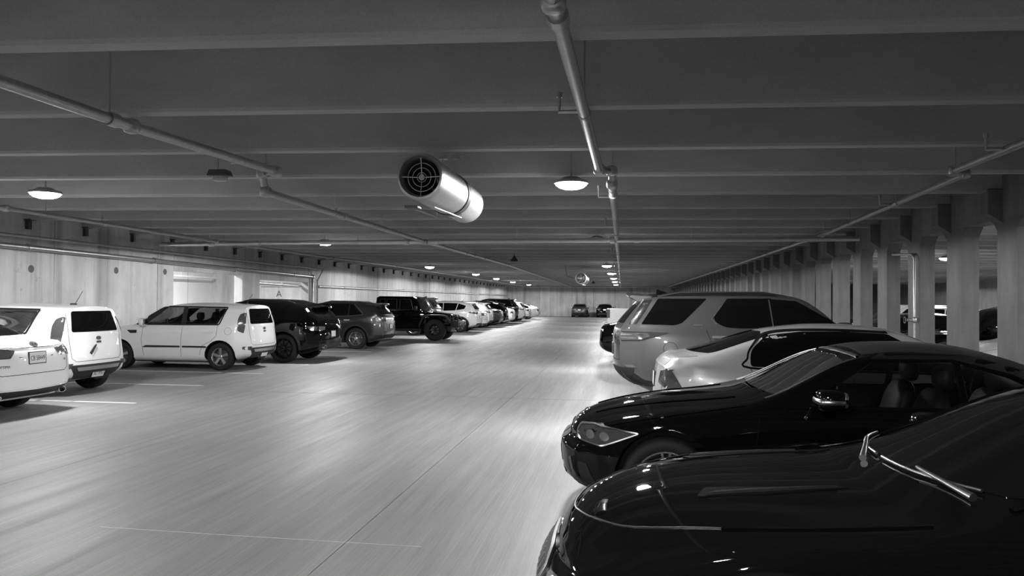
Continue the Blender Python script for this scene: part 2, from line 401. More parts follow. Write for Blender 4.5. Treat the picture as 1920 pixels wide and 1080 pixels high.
for k, z in enumerate((2.05, 1.88)):
    pass
# stand pipe with valve on a pillar
e = empty('standpipe', (XR-.07, 15.66, .0)); tag(e, 'vertical steel standpipe with a valve fixed to a pillar of the right wall', 'pipe')
MB().tube([(0, 0, 1.42), (0, 0, 2.58), (.0, .12, 2.66), (.0, 1.2, 2.72)], .026, 10).build('pipe', 'galv', e, 50)
v = MB().blob((0, 0, 1.40), (.045, .045, .06), 3).tube([(-.02, 0, 1.40), (-.16, 0, 1.40)], .03, 10).build('valve', 'galv', e, 50)
MB().lathe([(-.012, .05), (.012, .05), (.012, .065), (-.012, .065)], 16, Matrix.Translation((-.17, 0, 1.40)) @ Matrix.Rotation(PI/2, 4, 'Z'), True).build('hand_wheel', 'steel_dark', v)
MB().tube([(0, 0, 0), (0, 0, 1.38)], .024, 8).build('riser', 'galv', e, 50)

# ------------------------------------------------------------------ jet fans
def jet_fan(x, y, z, r, ln, label):
    e = empty('jet_fan', (x, y, z)); tag(e, label, 'fan', 'jet fans')
    t = .02
    MB().lathe([(.04, r*.78), (-.03, r*.80), (-.075, r*.88), (-.07, r*.96), (-.02, r*1.0), (.06, r*1.0), (ln*.55, r), (ln, r), (ln+.03, r*.93), (ln, r*.86), (ln*.55, r*.84), (0.08, r*.80)], 48, closed=True).build('casing', 'galv', e, 35)
    MB().lathe([(ln*.55, r*1.01), (ln*.55, r*1.05), (ln*.55+.16, r*1.05), (ln*.55+.16, r*1.01)], 40, closed=True).build('clamp_band', 'steel_dark', e, 35)
    gd = MB()
    for rr in (.20, .40, .60):
        gd.lathe([(-.006+.02, r*rr-.003), (.006+.02, r*rr-.003), (.006+.02, r*rr+.003), (-.006+.02, r*rr+.003)], 32, closed=True)
    for a in range(4):
        c, s_ = math.cos(a*PI/2), math.sin(a*PI/2); gd.tube([(c*r*.12, .02, s_*r*.12), (c*r*.84, -.03, s_*r*.84)], .005, 6)
    gd.lathe([(.01, 0), (.01, r*.13), (.03, r*.13)], 20)
    gd.build('guard', 'galv_bright', e, 40)
    for k in range(6):
        a = 2*PI*k/6+.3; M = Matrix.Translation((0, ln*.42, 0)) @ Matrix.Rotation(a, 4, 'Y') @ Matrix.Translation((r*.48, 0, 0)) @ Matrix.Rotation(.75, 4, 'X')
        MB().blob((0, 0, 0), (r*.34, .012, r*.20), 3, 12, 6, M).build('blade', 'galv_bright', e, 60)
        # blob is placed through M
    MB().lathe([(ln*.34, 0), (ln*.34, r*.13), (ln*.36, r*.17), (ln*.62, r*.17), (ln*.64, 0)], 20).build('motor', 'steel_dark', e, 40)
    MB().lathe([(ln*.62, 0), (ln*.62, r*.85)], 32).build('light_stop', 'steel_dark', e)  # added dark disc, blocks light through the tube so the mouth stays dark
    for sx in (-1, 1):
        zt = slab_z(x)+.03-z; yb = ln*.55+.08
        MB().tube([(sx*r*.35, yb, r*.9), (sx*r*.35, yb, zt)], .010, 8).box(sx*r*.35-.05, sx*r*.35+.05, yb-.05, yb+.05, r+.18, r+.22).build('hanger', 'galv', e)
        MB().tube([(sx*r*.55, yb+.05*sx, -r*.8), (sx*r*.55, yb+.05*sx, -r*1.12)], .009, 6).tube([(sx*r*.55, yb+.05*sx, -r*1.12), (sx*r*.55-r*.3, yb-1.0, -r*1.12)], .009, 6).build('bracket', 'galv', e)
    MB().box(-.95*r, -.35*r, ln*.55-1.05, ln*.55-.9, -r*1.2, -r*1.08).build('terminal_box', 'steel_dark', e, bevel=.006)
    return e
jet_fan(-2.05, 7.75, 2.97, .245, 2.25, 'large galvanised jet fan hanging over the near part of the aisle')
f2 = jet_fan(-1.86, 36.0, 2.78, .27, 2.2, 'smaller looking far jet fan with a loose cable hanging deep in the aisle')
MB().tube([(-.26, .6, .0), (-.7, .8, .12), (-.8, 1.0, .5), (-.8, 1.1, 1.2)], .012, 6).build('cable', 'steel_dark', f2, 60)
# vestibule door, conduits and painted letter
d1 = empty('door_1', (-16.95, 33.19, 0)); tag(d1, kind='structure')
MB().box(-.45, .45, -.05, 0, 0, 2.18).build('leaf', 'door_grey', d1, bevel=.004)
MB().box(-.53, -.45, -.07, .01, 0, 2.26).box(.45, .53, -.07, .01, 0, 2.26).box(-.53, .53, -.07, .01, 2.18, 2.26).build('frame', 'steel_dark', d1)
MB().tube([(-.34, -.06, 1.02), (-.34, -.11, 1.02), (-.22, -.11, 1.02)], .012, 8).build('handle', 'satin', d1)
s = empty('level_sign', (-15.35, 33.195, 1.92)); tag(s, 'black letter A painted on the wall seen through the second opening', 'sign')
inst(text_mesh('A', .40, 'ink', 'letter'), s, (0, 0, 0), (PI/2, 0, 0), 'letter')
for z, x1 in ((2.42, -14.2), (2.26, -14.3)):
    pipe_run('upper grey conduit on the wall above the painted letter A' if z > 2.3 else 'lower grey conduit on the wall just above the painted letter A', [(-16.2, 33.174, z), (x1, 33.174, z)], .026, 0, heads=0, couple=1.4, name='conduit')
pipe_run('bright pipe running across the second opening just below its lintel', [(XL-.36, 25.4, 2.30), (XL-.36, 33.22, 2.22)], .06, 0, heads=0, couple=2.2, mat='galv_bright', name='wall_pipe')
# ------------------------------------------------------------------ car bodies: lofted shells with cut arches and windows
def pchip(kn):
    x = np.array([k[0] for k in kn], float); y = np.array([k[1] for k in kn], float); n = len(x)
    if n == 1: return lambda q: np.full_like(np.asarray(q, float), y[0])
    h = np.diff(x); d = np.diff(y)/h; m = np.zeros(n)
    if n == 2: m[:] = d[0]
    else:
        for i in range(1, n-1):
            if d[i-1]*d[i] > 0:
                w1 = 2*h[i]+h[i-1]; w2 = h[i]+2*h[i-1]; m[i] = (w1+w2)/(w1/d[i-1]+w2/d[i])
        m[0] = d[0]; m[-1] = d[-1]
    def f(q):
        q = np.clip(np.asarray(q, float), x[0], x[-1]); i = np.clip(np.searchsorted(x, q, 'right')-1, 0, n-2)
        t = (q-x[i])/h[i]; a = 2*t**3-3*t**2+1; b = t**3-2*t**2+t; c = -2*t**3+3*t**2; e = t**3-t**2
        return a*y[i]+b*h[i]*m[i]+c*y[i+1]+e*h[i]*m[i+1]
    return f
GAPS = [3, 2, 4, 4, 3, 4, 6, 7]      # samples between section rows 0..8
class Car: pass
def body_shell(P):
    L, hw = P['L'], P['hw']
    zb = pchip(P['zb']); plan = pchip(P['plan']); top = pchip(P['top'])
    belt_y = pchip([(k[0], k[1]) for k in P['belt']]); belt_z = pchip([(k[0], k[2]) for k in P['belt']])
    rail_y = pchip([(k[0], k[1]) for k in P['rail']]); rail_z = pchip([(k[0], k[2]) for k in P['rail']])
    zm = pchip(P.get('mid', [(0, .52)])); shd = P.get('sh', .05); crd = P.get('cr', .17); cry = P.get('cry', .985); shy = P.get('shy', .5)
    s = np.unique(np.round(np.concatenate([np.arange(0, L, .055), [.01, .025, .04, .07, .09, .12, .15, L-.01, L-.025, L-.045, L-.07, L-.1, L-.14, L],
        [k[0] for k in P['top']], [k[0] for k in P['rail']]]), 4)); s = s[(s >= 0) & (s <= L)]
    pl = plan(s)*hw; by = belt_y(s)*hw; bz = belt_z(s); ry = rail_y(s)*hw; rz = rail_z(s); tz = top(s); zbs = zb(s); mid = zm(s)
    ssx = pchip(P.get('silly', [(0, .965)]))(s)
    rows_y = [0*s, pl*.82, pl*ssx, pl, pl*cry, by+(pl*cry-by)*shy, by, ry, 0*s]
    rows_z = [zbs, zbs, zbs+.09, np.maximum(mid, zbs+.16), None, None, bz, rz, np.maximum(tz, rz)]
    rows_z[4] = np.maximum(bz-crd, rows_z[3]+.04); rows_z[5] = np.maximum(bz-shd, rows_z[4]+.02)
    fo, ro = P['fo'], P['ro']; Sf, Sr = P.get('Sf', 1.0), P.get('Sr', 1.0)
    bf, br = P['bf'], P['br']       # (bow, power)
    def pos(si, y, off_f, off_r):
        u = max(0., 1-si/Sf); v = max(0., 1-(L-si)/Sr)
        yf = min(1.0, abs(y)/hw)
        q = si+(off_f+bf[0]*yf**bf[1])*u*u-(off_r+br[0]*yf**br[1])*v*v
        return L/2-q
    secs = []
    for i, si in enumerate(s):
        ry_ = [r[i] for r in rows_y]; rz_ = [r[i] for r in rows_z]
        t = [0]
        for k in range(8): t.append(t[-1]+max(1e-4, math.hypot(ry_[k+1]-ry_[k], rz_[k+1]-rz_[k])))
        # the underside is straight; rows 1..8 are one smooth curve
        fy = pchip(list(zip(t[1:], ry_[1:]))); fz = pchip(list(zip(t[1:], rz_[1:]))); ff = pchip(list(zip(t[1:], fo[1:]))); fr = pchip(list(zip(t[1:], ro[1:])))
        pts = [(ry_[1]*k/GAPS[0], zbs[i], fo[0]+(fo[1]-fo[0])*k/GAPS[0], ro[0]+(ro[1]-ro[0])*k/GAPS[0]) for k in range(GAPS[0])]
        q = []
        for k in range(1, 8):
            for j in range(GAPS[k]): q.append(t[k]+(t[k+1]-t[k])*j/GAPS[k])
        q.append(t[8]); q = np.array(q)
        pts += list(zip(fy(q), fz(q), ff(q), fr(q)))
        # crowned top between rail and centre line
        n78 = GAPS[7]; base = len(pts)-1-n78; y7 = ry_[7]; z7, z8 = rz_[7], rz_[8]
        cp = P.get('crown', 2.2)
        for j in range(n78+1):
            y = y7*(1-j/n78); z = z8-(z8-z7)*(abs(y/y7)**cp if y7 > 1e-6 else 0); o = pts[base+j]; 
            pts[base+j] = (y, z, o[2], o[3])
        secs.append([(pos(si, p[0], p[2], p[3]), p[0], p[1]) for p in pts])
    nP = len(secs[0]); bm = bmesh.new()
    V = {}
    for i, sec in enumerate(secs):
        for k, p in enumerate(sec):
            V[i, k, 1] = bm.verts.new(p)
            V[i, k, -1] = V[i, k, 1] if p[1] < 1e-6 else bm.verts.new((p[0], -p[1], p[2]))
    def face(vs):
        u = []
        for v in vs:
            if v not in u: u.append(v)
        if len(u) > 2:
            try: bm.faces.new(u)
            except ValueError: pass
    for sd in (1, -1):
        for i in range(len(secs)-1):
            for k in range(nP-1):
                q = [V[i, k, sd], V[i, k+1, sd], V[i+1, k+1, sd], V[i+1, k, sd]]
                face(q if sd > 0 else q[::-1])
    st = [0]
    for gq in GAPS: st.append(st[-1]+gq)
    for end, cr in ((0, P.get('cf', 6)), (len(secs)-1, P.get('crr', 6))):
        ring = secs[end]; k0, k1 = st[1], st[cr]; yt = ring[k1][1]; tl = [ring[k][1]/yt for k in range(k1, nP)]
        f_end = end == 0; bw = bf if f_end else br; sgn = -1 if f_end else 1
        G = {}
        for sd in (1, -1):
            for k in range(k0, k1+1):
                x, y, z = ring[k]; xc = x-sgn*bw[0]*min(1, abs(y)/hw)**bw[1]
                xc = x+bw[0]*(abs(y)/hw)**bw[1] if f_end else x-bw[0]*(abs(y)/hw)**bw[1]
                for j, t in enumerate(tl):
                    if k == k1: G[k, j, sd] = V[end, k1+j, sd]; continue
                    if j == 0: G[k, j, sd] = V[end, k, sd]; continue
                    yy = y*t; xx = xc-bw[0]*(yy/hw)**bw[1] if f_end else xc+bw[0]*(yy/hw)**bw[1]
                    G[k, j, sd] = G[k, j, 1] if (sd < 0 and yy < 1e-6) else bm.verts.new((xx, yy*sd, z))
            for k in range(k0, k1):
                for j in range(len(tl)-1): face([G[k, j, sd], G[k, j+1, sd], G[k+1, j+1, sd], G[k+1, j, sd]])
    bmesh.ops.remove_doubles(bm, verts=bm.verts, dist=2e-4)
    bmesh.ops.recalc_face_normals(bm, faces=bm.faces)
    return bm
def inside(p, poly):
    c = False; n = len(poly); j = n-1
    for i in range(n):
        a, b = poly[i], poly[j]
        if (a[1] > p[1]) != (b[1] > p[1]) and p[0] < (b[0]-a[0])*(p[1]-a[1])/(b[1]-a[1])+a[0]: c = not c
        j = i
    return c
AX = {'side': (0, 2), 'front': (1, 2), 'rear': (1, 2), 'top': (0, 1)}
def cut(bm, poly, mode, keep):
    a, b = AX[mode]; us = [p[0] for p in poly]; vs_ = [p[1] for p in poly]; e = .002
    bb = (min(us)-e, max(us)+e, min(vs_)-e, max(vs_)+e); n = len(poly)
    def cand():
        out = []
        for f in bm.faces:
            c = f.calc_center_median()
            if not keep(c): continue
            u0 = min(v.co[a] for v in f.verts); u1 = max(v.co[a] for v in f.verts); v0 = min(v.co[b] for v in f.verts); v1 = max(v.co[b] for v in f.verts)
            if u1 < bb[0] or u0 > bb[1] or v1 < bb[2] or v0 > bb[3]: continue
            out.append(f)
        return out
    F = cand()
    for i in range(n):
        p, q = poly[i], poly[(i+1) % n]; dx, dy = q[0]-p[0], q[1]-p[1]
        if math.hypot(dx, dy) < 1e-5: continue
        co = Vector((0, 0, 0)); co[a], co[b] = p; no = Vector((0, 0, 0)); no[a], no[b] = -dy, dx
        if not F: return
        geom = list({x for f in F for x in list(f.edges)+list(f.verts)})+F
        r = bmesh.ops.bisect_plane(bm, geom=geom, dist=1e-5, plane_co=co, plane_no=no.normalized())
        F = [x for x in r['geom'] if isinstance(x, bmesh.types.BMFace)]
    kill = [f for f in F if f.is_valid and inside((f.calc_center_median()[a], f.calc_center_median()[b]), poly)]
    bmesh.ops.delete(bm, geom=kill, context='FACES')
def rounded(poly, r=.04, n=4):
    out = []; m = len(poly); rs = r if isinstance(r, (list, tuple)) else [r]*m
    for i in range(m):
        p0, p, p1 = Vector(poly[i-1]), Vector(poly[i]), Vector(poly[(i+1) % m])
        a = (p0-p); b = (p1-p); rr = min(rs[i], a.length*.45, b.length*.45)
        if rr < 1e-4: out.append(tuple(p)); continue
        A = p+a.normalized()*rr; B = p+b.normalized()*rr
        for k in range(n+1):
            t = k/n; out.append(tuple(A*(1-t)**2+p*2*t*(1-t)+B*t*t))
    return out
RAY = {'side': lambda u, v, sd: (Vector((u, 4*sd, v)), Vector((0, -sd, 0))), 'front': lambda u, v, sd: (Vector((6, u, v)), Vector((-1, 0, 0))),
       'rear': lambda u, v, sd: (Vector((-6, u, v)), Vector((1, 0, 0))), 'top': lambda u, v, sd: (Vector((u, v, 6)), Vector((0, 0, -1)))}
def shoot(C, mode, u, v, sd=1):
    o, d = RAY[mode](u, v, sd); h = C.bvh.ray_cast(o, d)
    if h[0] is None:
        o2 = Vector(o)+d*(4 if mode != 'side' else 3.2); h = C.bvh.find_nearest(o2)
    n = h[1]
    if n.dot(d) > 0: n = -n
    return h[0], n
def sx(C, poly): return [(C.L/2-p[0], p[1]) for p in poly]
def finish(bm, name, mat, parent, smooth=35):
    bmesh.ops.recalc_face_normals(bm, faces=bm.faces)
    me = bpy.data.meshes.new(name); bm.to_mesh(me); bm.free(); me.materials.append(MATS[mat])
    me.polygons.foreach_set('use_smooth', [True]*len(me.polygons)); me.set_sharp_from_angle(angle=math.radians(smooth))
    return link(bpy.data.objects.new(name, me), parent)
def patch(C, name, poly, mode, mat, off=.004, res=.05, sides=(1, -1), skirt=.008, parent=None, thick=0):
    """polygon given in (s, z) for 'side', (y, z) for 'front'/'rear', (s, y) for 'top', laid on the body"""
    outs = []
    pp = sx(C, poly) if mode in ('side', 'top') else poly
    if mode == 'rear' and name == 'tail_light':
        lim = .965*C.P['plan'][-1][1]*C.hw; pp = [(max(-lim, min(lim, u)), v) for u, v in pp]
    for sd in (sides if mode == 'side' else (1,)):
        bm = bmesh.new(); f = bm.faces.new([bm.verts.new((u, v, 0)) for u, v in pp]); bmesh.ops.remove_doubles(bm, verts=bm.verts, dist=1e-5)
        for ax in (0, 1):
            lo = min(p[ax] for p in pp); hi = max(p[ax] for p in pp); q = math.floor(lo/res)*res+res
            while q < hi-1e-4:
                co = [0, 0, 0]; co[ax] = q; no = [0, 0, 0]; no[ax] = 1
                bmesh.ops.bisect_plane(bm, geom=list(bm.faces)+list(bm.edges)+list(bm.verts), plane_co=co, plane_no=no, dist=1e-6); q += res
        bmesh.ops.triangulate(bm, faces=bm.faces)
        N = {}
        for v in bm.verts:
            h, n = shoot(C, mode, v.co.x, v.co.y, sd); N[v] = n; v.co = h+n*(off+thick)
        be = [e for e in bm.edges if e.is_boundary]; new = {}
        for e in be:
            for v in e.verts:
                if v not in new: new[v] = bm.verts.new(v.co-N[v]*(off+thick+skirt))
        for e in be:
            a, b = e.verts
            try: bm.faces.new([a, b, new[b], new[a]])
            except ValueError: pass
        outs.append(finish(bm, name, mat, parent if parent is not None else C.root))
    return outs
def catmull(p, k=5):
    out = []
    for i in range(len(p)-1):
        a, b, c, d = (Vector(p[max(0, i-1)]), Vector(p[i]), Vector(p[i+1]), Vector(p[min(len(p)-1, i+2)]))
        for j in range(k):
            t = j/k; out.append(tuple(.5*((2*b)+(c-a)*t+(2*a-5*b+4*c-d)*t*t+(3*b-a-3*c+d)*t**3)))
    return out+[tuple(p[-1])]
def ribbon(C, name, path, wd, mode, mat, off=.0025, skirt=.004, sides=(1, -1), step=.06, parent=None, closed=False, curve=False):
    if curve: path = catmull(path)
    pp = sx(C, path) if mode in ('side', 'top') else list(path)
    if closed: pp = pp+[pp[0]]
    Q = []
    for a, b in zip(pp[:-1], pp[1:]):
        l = math.hypot(b[0]-a[0], b[1]-a[1]); k = max(1, int(l/step))
        for j in range(k): Q.append((a[0]+(b[0]-a[0])*j/k, a[1]+(b[1]-a[1])*j/k))
    Q.append(pp[-1]); outs = []
    for sd in (sides if mode == 'side' else (1,)):
        m = MB(); pr = None
        for i in range(len(Q)):
            a = Q[max(0, i-1)]; b = Q[min(len(Q)-1, i+1)]
            if closed and i in (0, len(Q)-1): a, b = Q[-2], Q[1]
            t = Vector((b[0]-a[0], b[1]-a[1])).normalized(); nn = Vector((-t.y, t.x))*wd/2
            row = []
            for sg, o in ((-1, -skirt), (-1, off), (1, off), (1, -skirt)):
                h, n = shoot(C, mode, Q[i][0]+nn.x*sg, Q[i][1]+nn.y*sg, sd); row.append(h+n*o)
            m.v += [tuple(r) for r in row]
            if i: b0 = (i-1)*4; m.f += [(b0+k, b0+k+1, b0+5+k, b0+4+k) for k in range(3)]
        outs.append(m.build(name, mat, parent if parent is not None else C.root, 40))
    return outs
def on_body(C, mode, u, v, sd=1, off=0.):
    if mode in ('side', 'top'): u = C.L/2-u
    h, n = shoot(C, mode, u, v, sd); return h+n*off, n
def lettering(C, txt, mode, u, v, size, mat='chrome', off=.004, name='lettering', parent=None):
    p, n = on_body(C, mode, u, v, 1, off)
    me = text_mesh(txt, size, mat, name)
    z = n; x = Vector((0, 0, 1)).cross(z).normalized(); y = z.cross(x)
    o = inst(me, parent if parent is not None else C.root, None, None, name); o.matrix_local = Matrix((x, y, z)).transposed().to_4x4()
    o.location = p; return o
def plate(C, mode, y, z, txt, w_=.305, h_=.152):
    p, n = on_body(C, mode, y, z, 1, .006); zv = Vector((n.x, n.y, n.z*.4)).normalized(); x = Vector((0, 0, 1)).cross(zv).normalized(); yv = zv.cross(x)
    M = Matrix((x, yv, zv)).transposed().to_4x4(); M.translation = p
    o = MB().box(-w_/2-.012, w_/2+.012, -h_/2-.012, h_/2+.012, -.012, .004).build('plate_frame', 'plastic', C.root); o.matrix_local = M
    q = MB().box(-w_/2, w_/2, -h_/2, h_/2, -.01, .006).build('license_plate', 'plate', o, bevel=.002)
    if txt:
        t = inst(text_mesh(txt, .086, 'ink', 'plate_number'), o, (0, -.008, .0065), None, 'plate_number'); t.scale = (.78, 1.15, 1)
    return o
# ---- wheels
TYRES = {}
def wheel_meshes(r, wd, rim, n, mat, style):
    key = (r, wd, rim, n, mat, style)
    if key in TYRES: return TYRES[key]
    h = wd/2
    tyre = MB().lathe([(-h*.8, rim*.97), (-h*.96, rim*1.04), (-h, (rim+r)/2), (-h*.94, r*.955), (-h*.8, r*.988), (-h*.4, r), (h*.4, r), (h*.8, r*.988), (h*.94, r*.955), (h, (rim+r)/2), (h*.96, rim*1.04), (h*.8, rim*.97)], 40, closed=True).mesh('tyre', 'rubber', 50)
    m = MB()
    m.lathe([(h*.80, rim*.985), (h*.86, rim*.97), (h*.80, rim*.93), (h*.55, rim*.88), (-h*.7, rim*.86), (-h*.8, rim*.97), (h*.4, rim*.975)], 40, closed=True)
    hub = .16*rim; yo = h*.62
    for k in range(n):
        a0 = 2*PI*k/n+PI/2
        sp = [0] if style != 'split' else [-.13, .13]
        for da in sp:
            w0, w1 = {'wide': (.26*rim, .30*rim), 'thin': (.09*rim, .075*rim), 'split': (.085*rim, .07*rim), 'mid': (.13*rim, .15*rim)}[style]
            c, s_ = math.cos(a0), math.sin(a0); c2, s2 = math.cos(a0+da), math.sin(a0+da)
            A = Vector((c*hub*.6, yo, s_*hub*.6)); Bq = Vector((c2*rim*.95, yo+h*.10, s2*rim*.95)); ta = Vector((-s_, 0, c)); tb = Vector((-s2, 0, c2)); dn = Vector((0, -h*.30, 0))
            m.add([A-ta*w0/2, A+ta*w0/2, Bq+tb*w1/2, Bq-tb*w1/2, A-ta*w0/2+dn, A+ta*w0/2+dn, Bq+tb*w1/2+dn, Bq-tb*w1/2+dn], [(0, 1, 2, 3), (7, 6, 5, 4), (0, 4, 5, 1), (1, 5, 6, 2), (2, 6, 7, 3), (3, 7, 4, 0)])
    m.lathe([(yo-h*.3, 0), (yo-h*.3, hub*1.3), (yo, hub*1.25), (yo+h*.06, hub*.8), (yo+h*.07, 0)], 24)
    rimm = m.mesh('rim', mat, 35)
    disc = MB().lathe([(h*.1, 0), (h*.1, rim*.74), (h*.0, rim*.74), (h*.0, 0)], 28).lathe([(-h*.55, 0), (-h*.55, rim*.88)], 28).mesh('brake_disc', 'steel_dark', 40)
    cap = MB().lathe([(yo+h*.05, hub*.75), (yo+h*.10, hub*.6), (yo+h*.11, 0)], 20).mesh('hub_cap', mat, 40)
    TYRES[key] = (tyre, rimm, disc, cap); return TYRES[key]
def wheels(C, P):
    r = P['wr']; wd = P.get('tw', .225); tyre, rimm, disc, cap = wheel_meshes(r, wd, P.get('rim', r*.68), P.get('spokes', 5), P.get('rimmat', 'rim_silver'), P.get('rimstyle', 'wide'))
    yc = P['hw']-wd/2-P.get('inset', .03)
    for s in P['ws']:
        for sd in (1, -1):
            t = inst(tyre, C.root, (C.L/2-s, sd*yc, r), (0, 0, 0 if sd > 0 else PI), 'wheel')
            rr = inst(rimm, t, None, None, 'rim'); inst(disc, t, None, None, 'brake_disc'); inst(cap, t, None, None, 'hub_cap')
def car(P, mat, loc, rz, label, cat='car', name='car', group=None):
    C = Car(); C.L, C.hw, C.P = P['L'], P['hw'], P
    C.root = empty(name, loc, rz); tag(C.root, label, cat, group)
    bm = body_shell(P)
    C.bvh = BVHTree.FromBMesh(bm)
    hw = P['hw']; L = P['L']; ra = P.get('ra', P['wr']+.055)
    for s in P['ws']:
        poly = [(L/2-s+ra*math.cos(2*PI*k/28), P['wr']+.015+ra*math.sin(2*PI*k/28)) for k in range(28)]
        for sd in (1, -1): cut(bm, poly, 'side', lambda c, sd=sd: c.y*sd > hw*.5)
    C.see = P.get('see', False)
    for nm, poly, mode in P.get('holes', []):
        pp = sx(C, poly) if mode in ('side', 'top') else poly
        if mode == 'side':
            for sd in (1, -1): cut(bm, pp, 'side', lambda c, sd=sd: c.y*sd > .25)
        elif mode == 'front': cut(bm, pp, 'front', lambda c: c.x > L/2-P['ws_end'] and c.z > .7)
        elif mode == 'rear': cut(bm, pp, 'rear', lambda c: c.x < -L/2+P['bw_end'] and c.z > .7)
    # open underside, so that light and interior stay apart
    me = bpy.data.meshes.new('body'); bm.normal_update(); bm.to_mesh(me); bm.free(); me.materials.append(MATS[mat]); me.materials.append(MATS['interior'])
    me.polygons.foreach_set('use_smooth', [True]*len(me.polygons)); me.set_sharp_from_angle(angle=math.radians(P.get('sharp', 38)))
    C.body = link(bpy.data.objects.new('body', me), C.root)
    if P.get('holes'):
        sm = C.body.modifiers.new('thickness', 'SOLIDIFY'); sm.thickness = .02; sm.offset = -1; sm.material_offset = 1; sm.material_offset_rim = 0
    # wheel wells
    for s in P['ws']:
        for sd in (1, -1):
            m = MB(); ring = []
            for k in range(33):
                a = -PI*.12+PI*1.24*k/32; x = L/2-s+ra*math.cos(a); z = P['wr']+.015+ra*math.sin(a)
                h, n_ = shoot(C, 'side', L/2-s+(ra+.006)*math.cos(a), max(P['wr']+.015+(ra+.006)*math.sin(a), P['zb'][1][1]+.03), sd)
                ring.append([(x, min(abs(h.y), hw)*sd*.998, z), (x, hw*.42*sd, z)])
            for r_ in ring: m.v += r_
            m.f += [(2*k, 2*k+1, 2*k+3, 2*k+2) for k in range(32)]
            m.f.append(tuple(2*k+1 for k in range(33)))
            m.build('wheel_well', 'plastic', C.root)
    wheels(C, P)
    return C
def glazing(C, items, mat='glass_dark', off=.003, **kw):
    for nm, poly, mode in items: patch(C, nm, poly, mode, mat, off, **kw)
def mirrors(C, s, z, y, mat, size=(.10, .125, .085), accent=None):
    for sd in (1, -1):
        x = C.L/2-s
        m = MB().blob((x, sd*(y+size[1]*.95), z), size, 3.2, 16, 12).build('mirror', mat, C.root, 60)
        MB().prism([(x-.03, z-.09), (x+.05, z-.09), (x+.03, z-.02), (x-.02, z-.02)], sd*(y-.05), sd*(y+.09)).build('mirror_arm', 'plastic', m, bevel=.006)
        MB().blob((x-size[0]*.86, sd*(y+size[1]*.95), z), (.02, size[1]*.84, size[2]*.78), 4, 14, 8).build('mirror_glass', 'chrome', m, 60)
        if accent: MB().blob((x+.004, sd*(y+size[1]*.95), z-.01), (size[0]*1.03, size[1]*1.03, size[2]*.42), 3.4, 16, 10).build('mirror_cap', accent, m, 60)
def handle(C, s, z, mat='chrome', ln=.21):
    patch(C, 'door_handle', rounded([(s-ln/2, z-.016), (s+ln/2, z-.014), (s+ln/2, z+.016), (s-ln/2, z+.018)], .014, 3), 'side', mat, .006, thick=.022)
# ------------------------------------------------------------------ shapes of the individual cars (s = metres behind the front bumper)
def sedan_spec(L, hw, H, wr, wf, wrr, cowl, zc, zn, rf, rr, deck, zd, zbf, zbr, **kw):
    P = dict(L=L, hw=hw, H=H, wr=wr, ws=(wf, wrr), cowl=cowl, zc=zc, rf=rf, rr=rr, deck=deck, zd=zd, zbf=zbf, zbr=zbr, zn=zn,
        zb=[(0, .22), (.5, .17), (L-.7, .18), (L, .30)], plan=[(0, .80), (.25, .925), (.7, .985), (1.2, 1), (L-1.1, 1), (L-.45, .955), (L, .83)],
        top=[(0, zn-.06), (.06, zn), (.3, zn+.075), (cowl*.6, (zn+zc)/2+.065), (cowl-.1, zc-.01), (cowl, zc+.01), (rf, H-.055), (rf+.3, H-.012), ((rf+rr)/2+.1, H), (rr, H-.05), (deck, zd+.03), (deck+.12, zd+.012), (L-.10, zd-.02), (L, zd-.10)],
        rail=[(0, .55, zn-.07), (.3, .70, zn+.045), (cowl-.12, .80, zc-.04), (cowl+.05, .80, zc-.005), (rf, .655, H-.105), (rf+.35, .63, H-.065), (rr-.3, .625, H-.065), (rr, .64, H-.115), (deck, .735, zd-.005), (deck+.15, .73, zd-.015), (L-.10, .66, zd-.04), (L, .58, zd-.11)],
        belt=[(0, .70, zn-.08), (.25, .87, zn+.0), (wf, .935, zn+.10), (cowl+.1, .915, zbf), ((rf+rr)/2, .915, (zbf+zbr)/2), (deck-.1, .895, zbr), (L-.3, .85, zd-.07), (L, .74, zd-.13)],
        fo=[.25, .15, .04, 0, .02, .04, .07, .07, .07], ro=[.28, .18, .05, .0, .015, .03, .05, .05, .05], Sf=1.15, Sr=1.1, bf=(.26, 3), br=(.20, 3))
    P.update(kw); return P
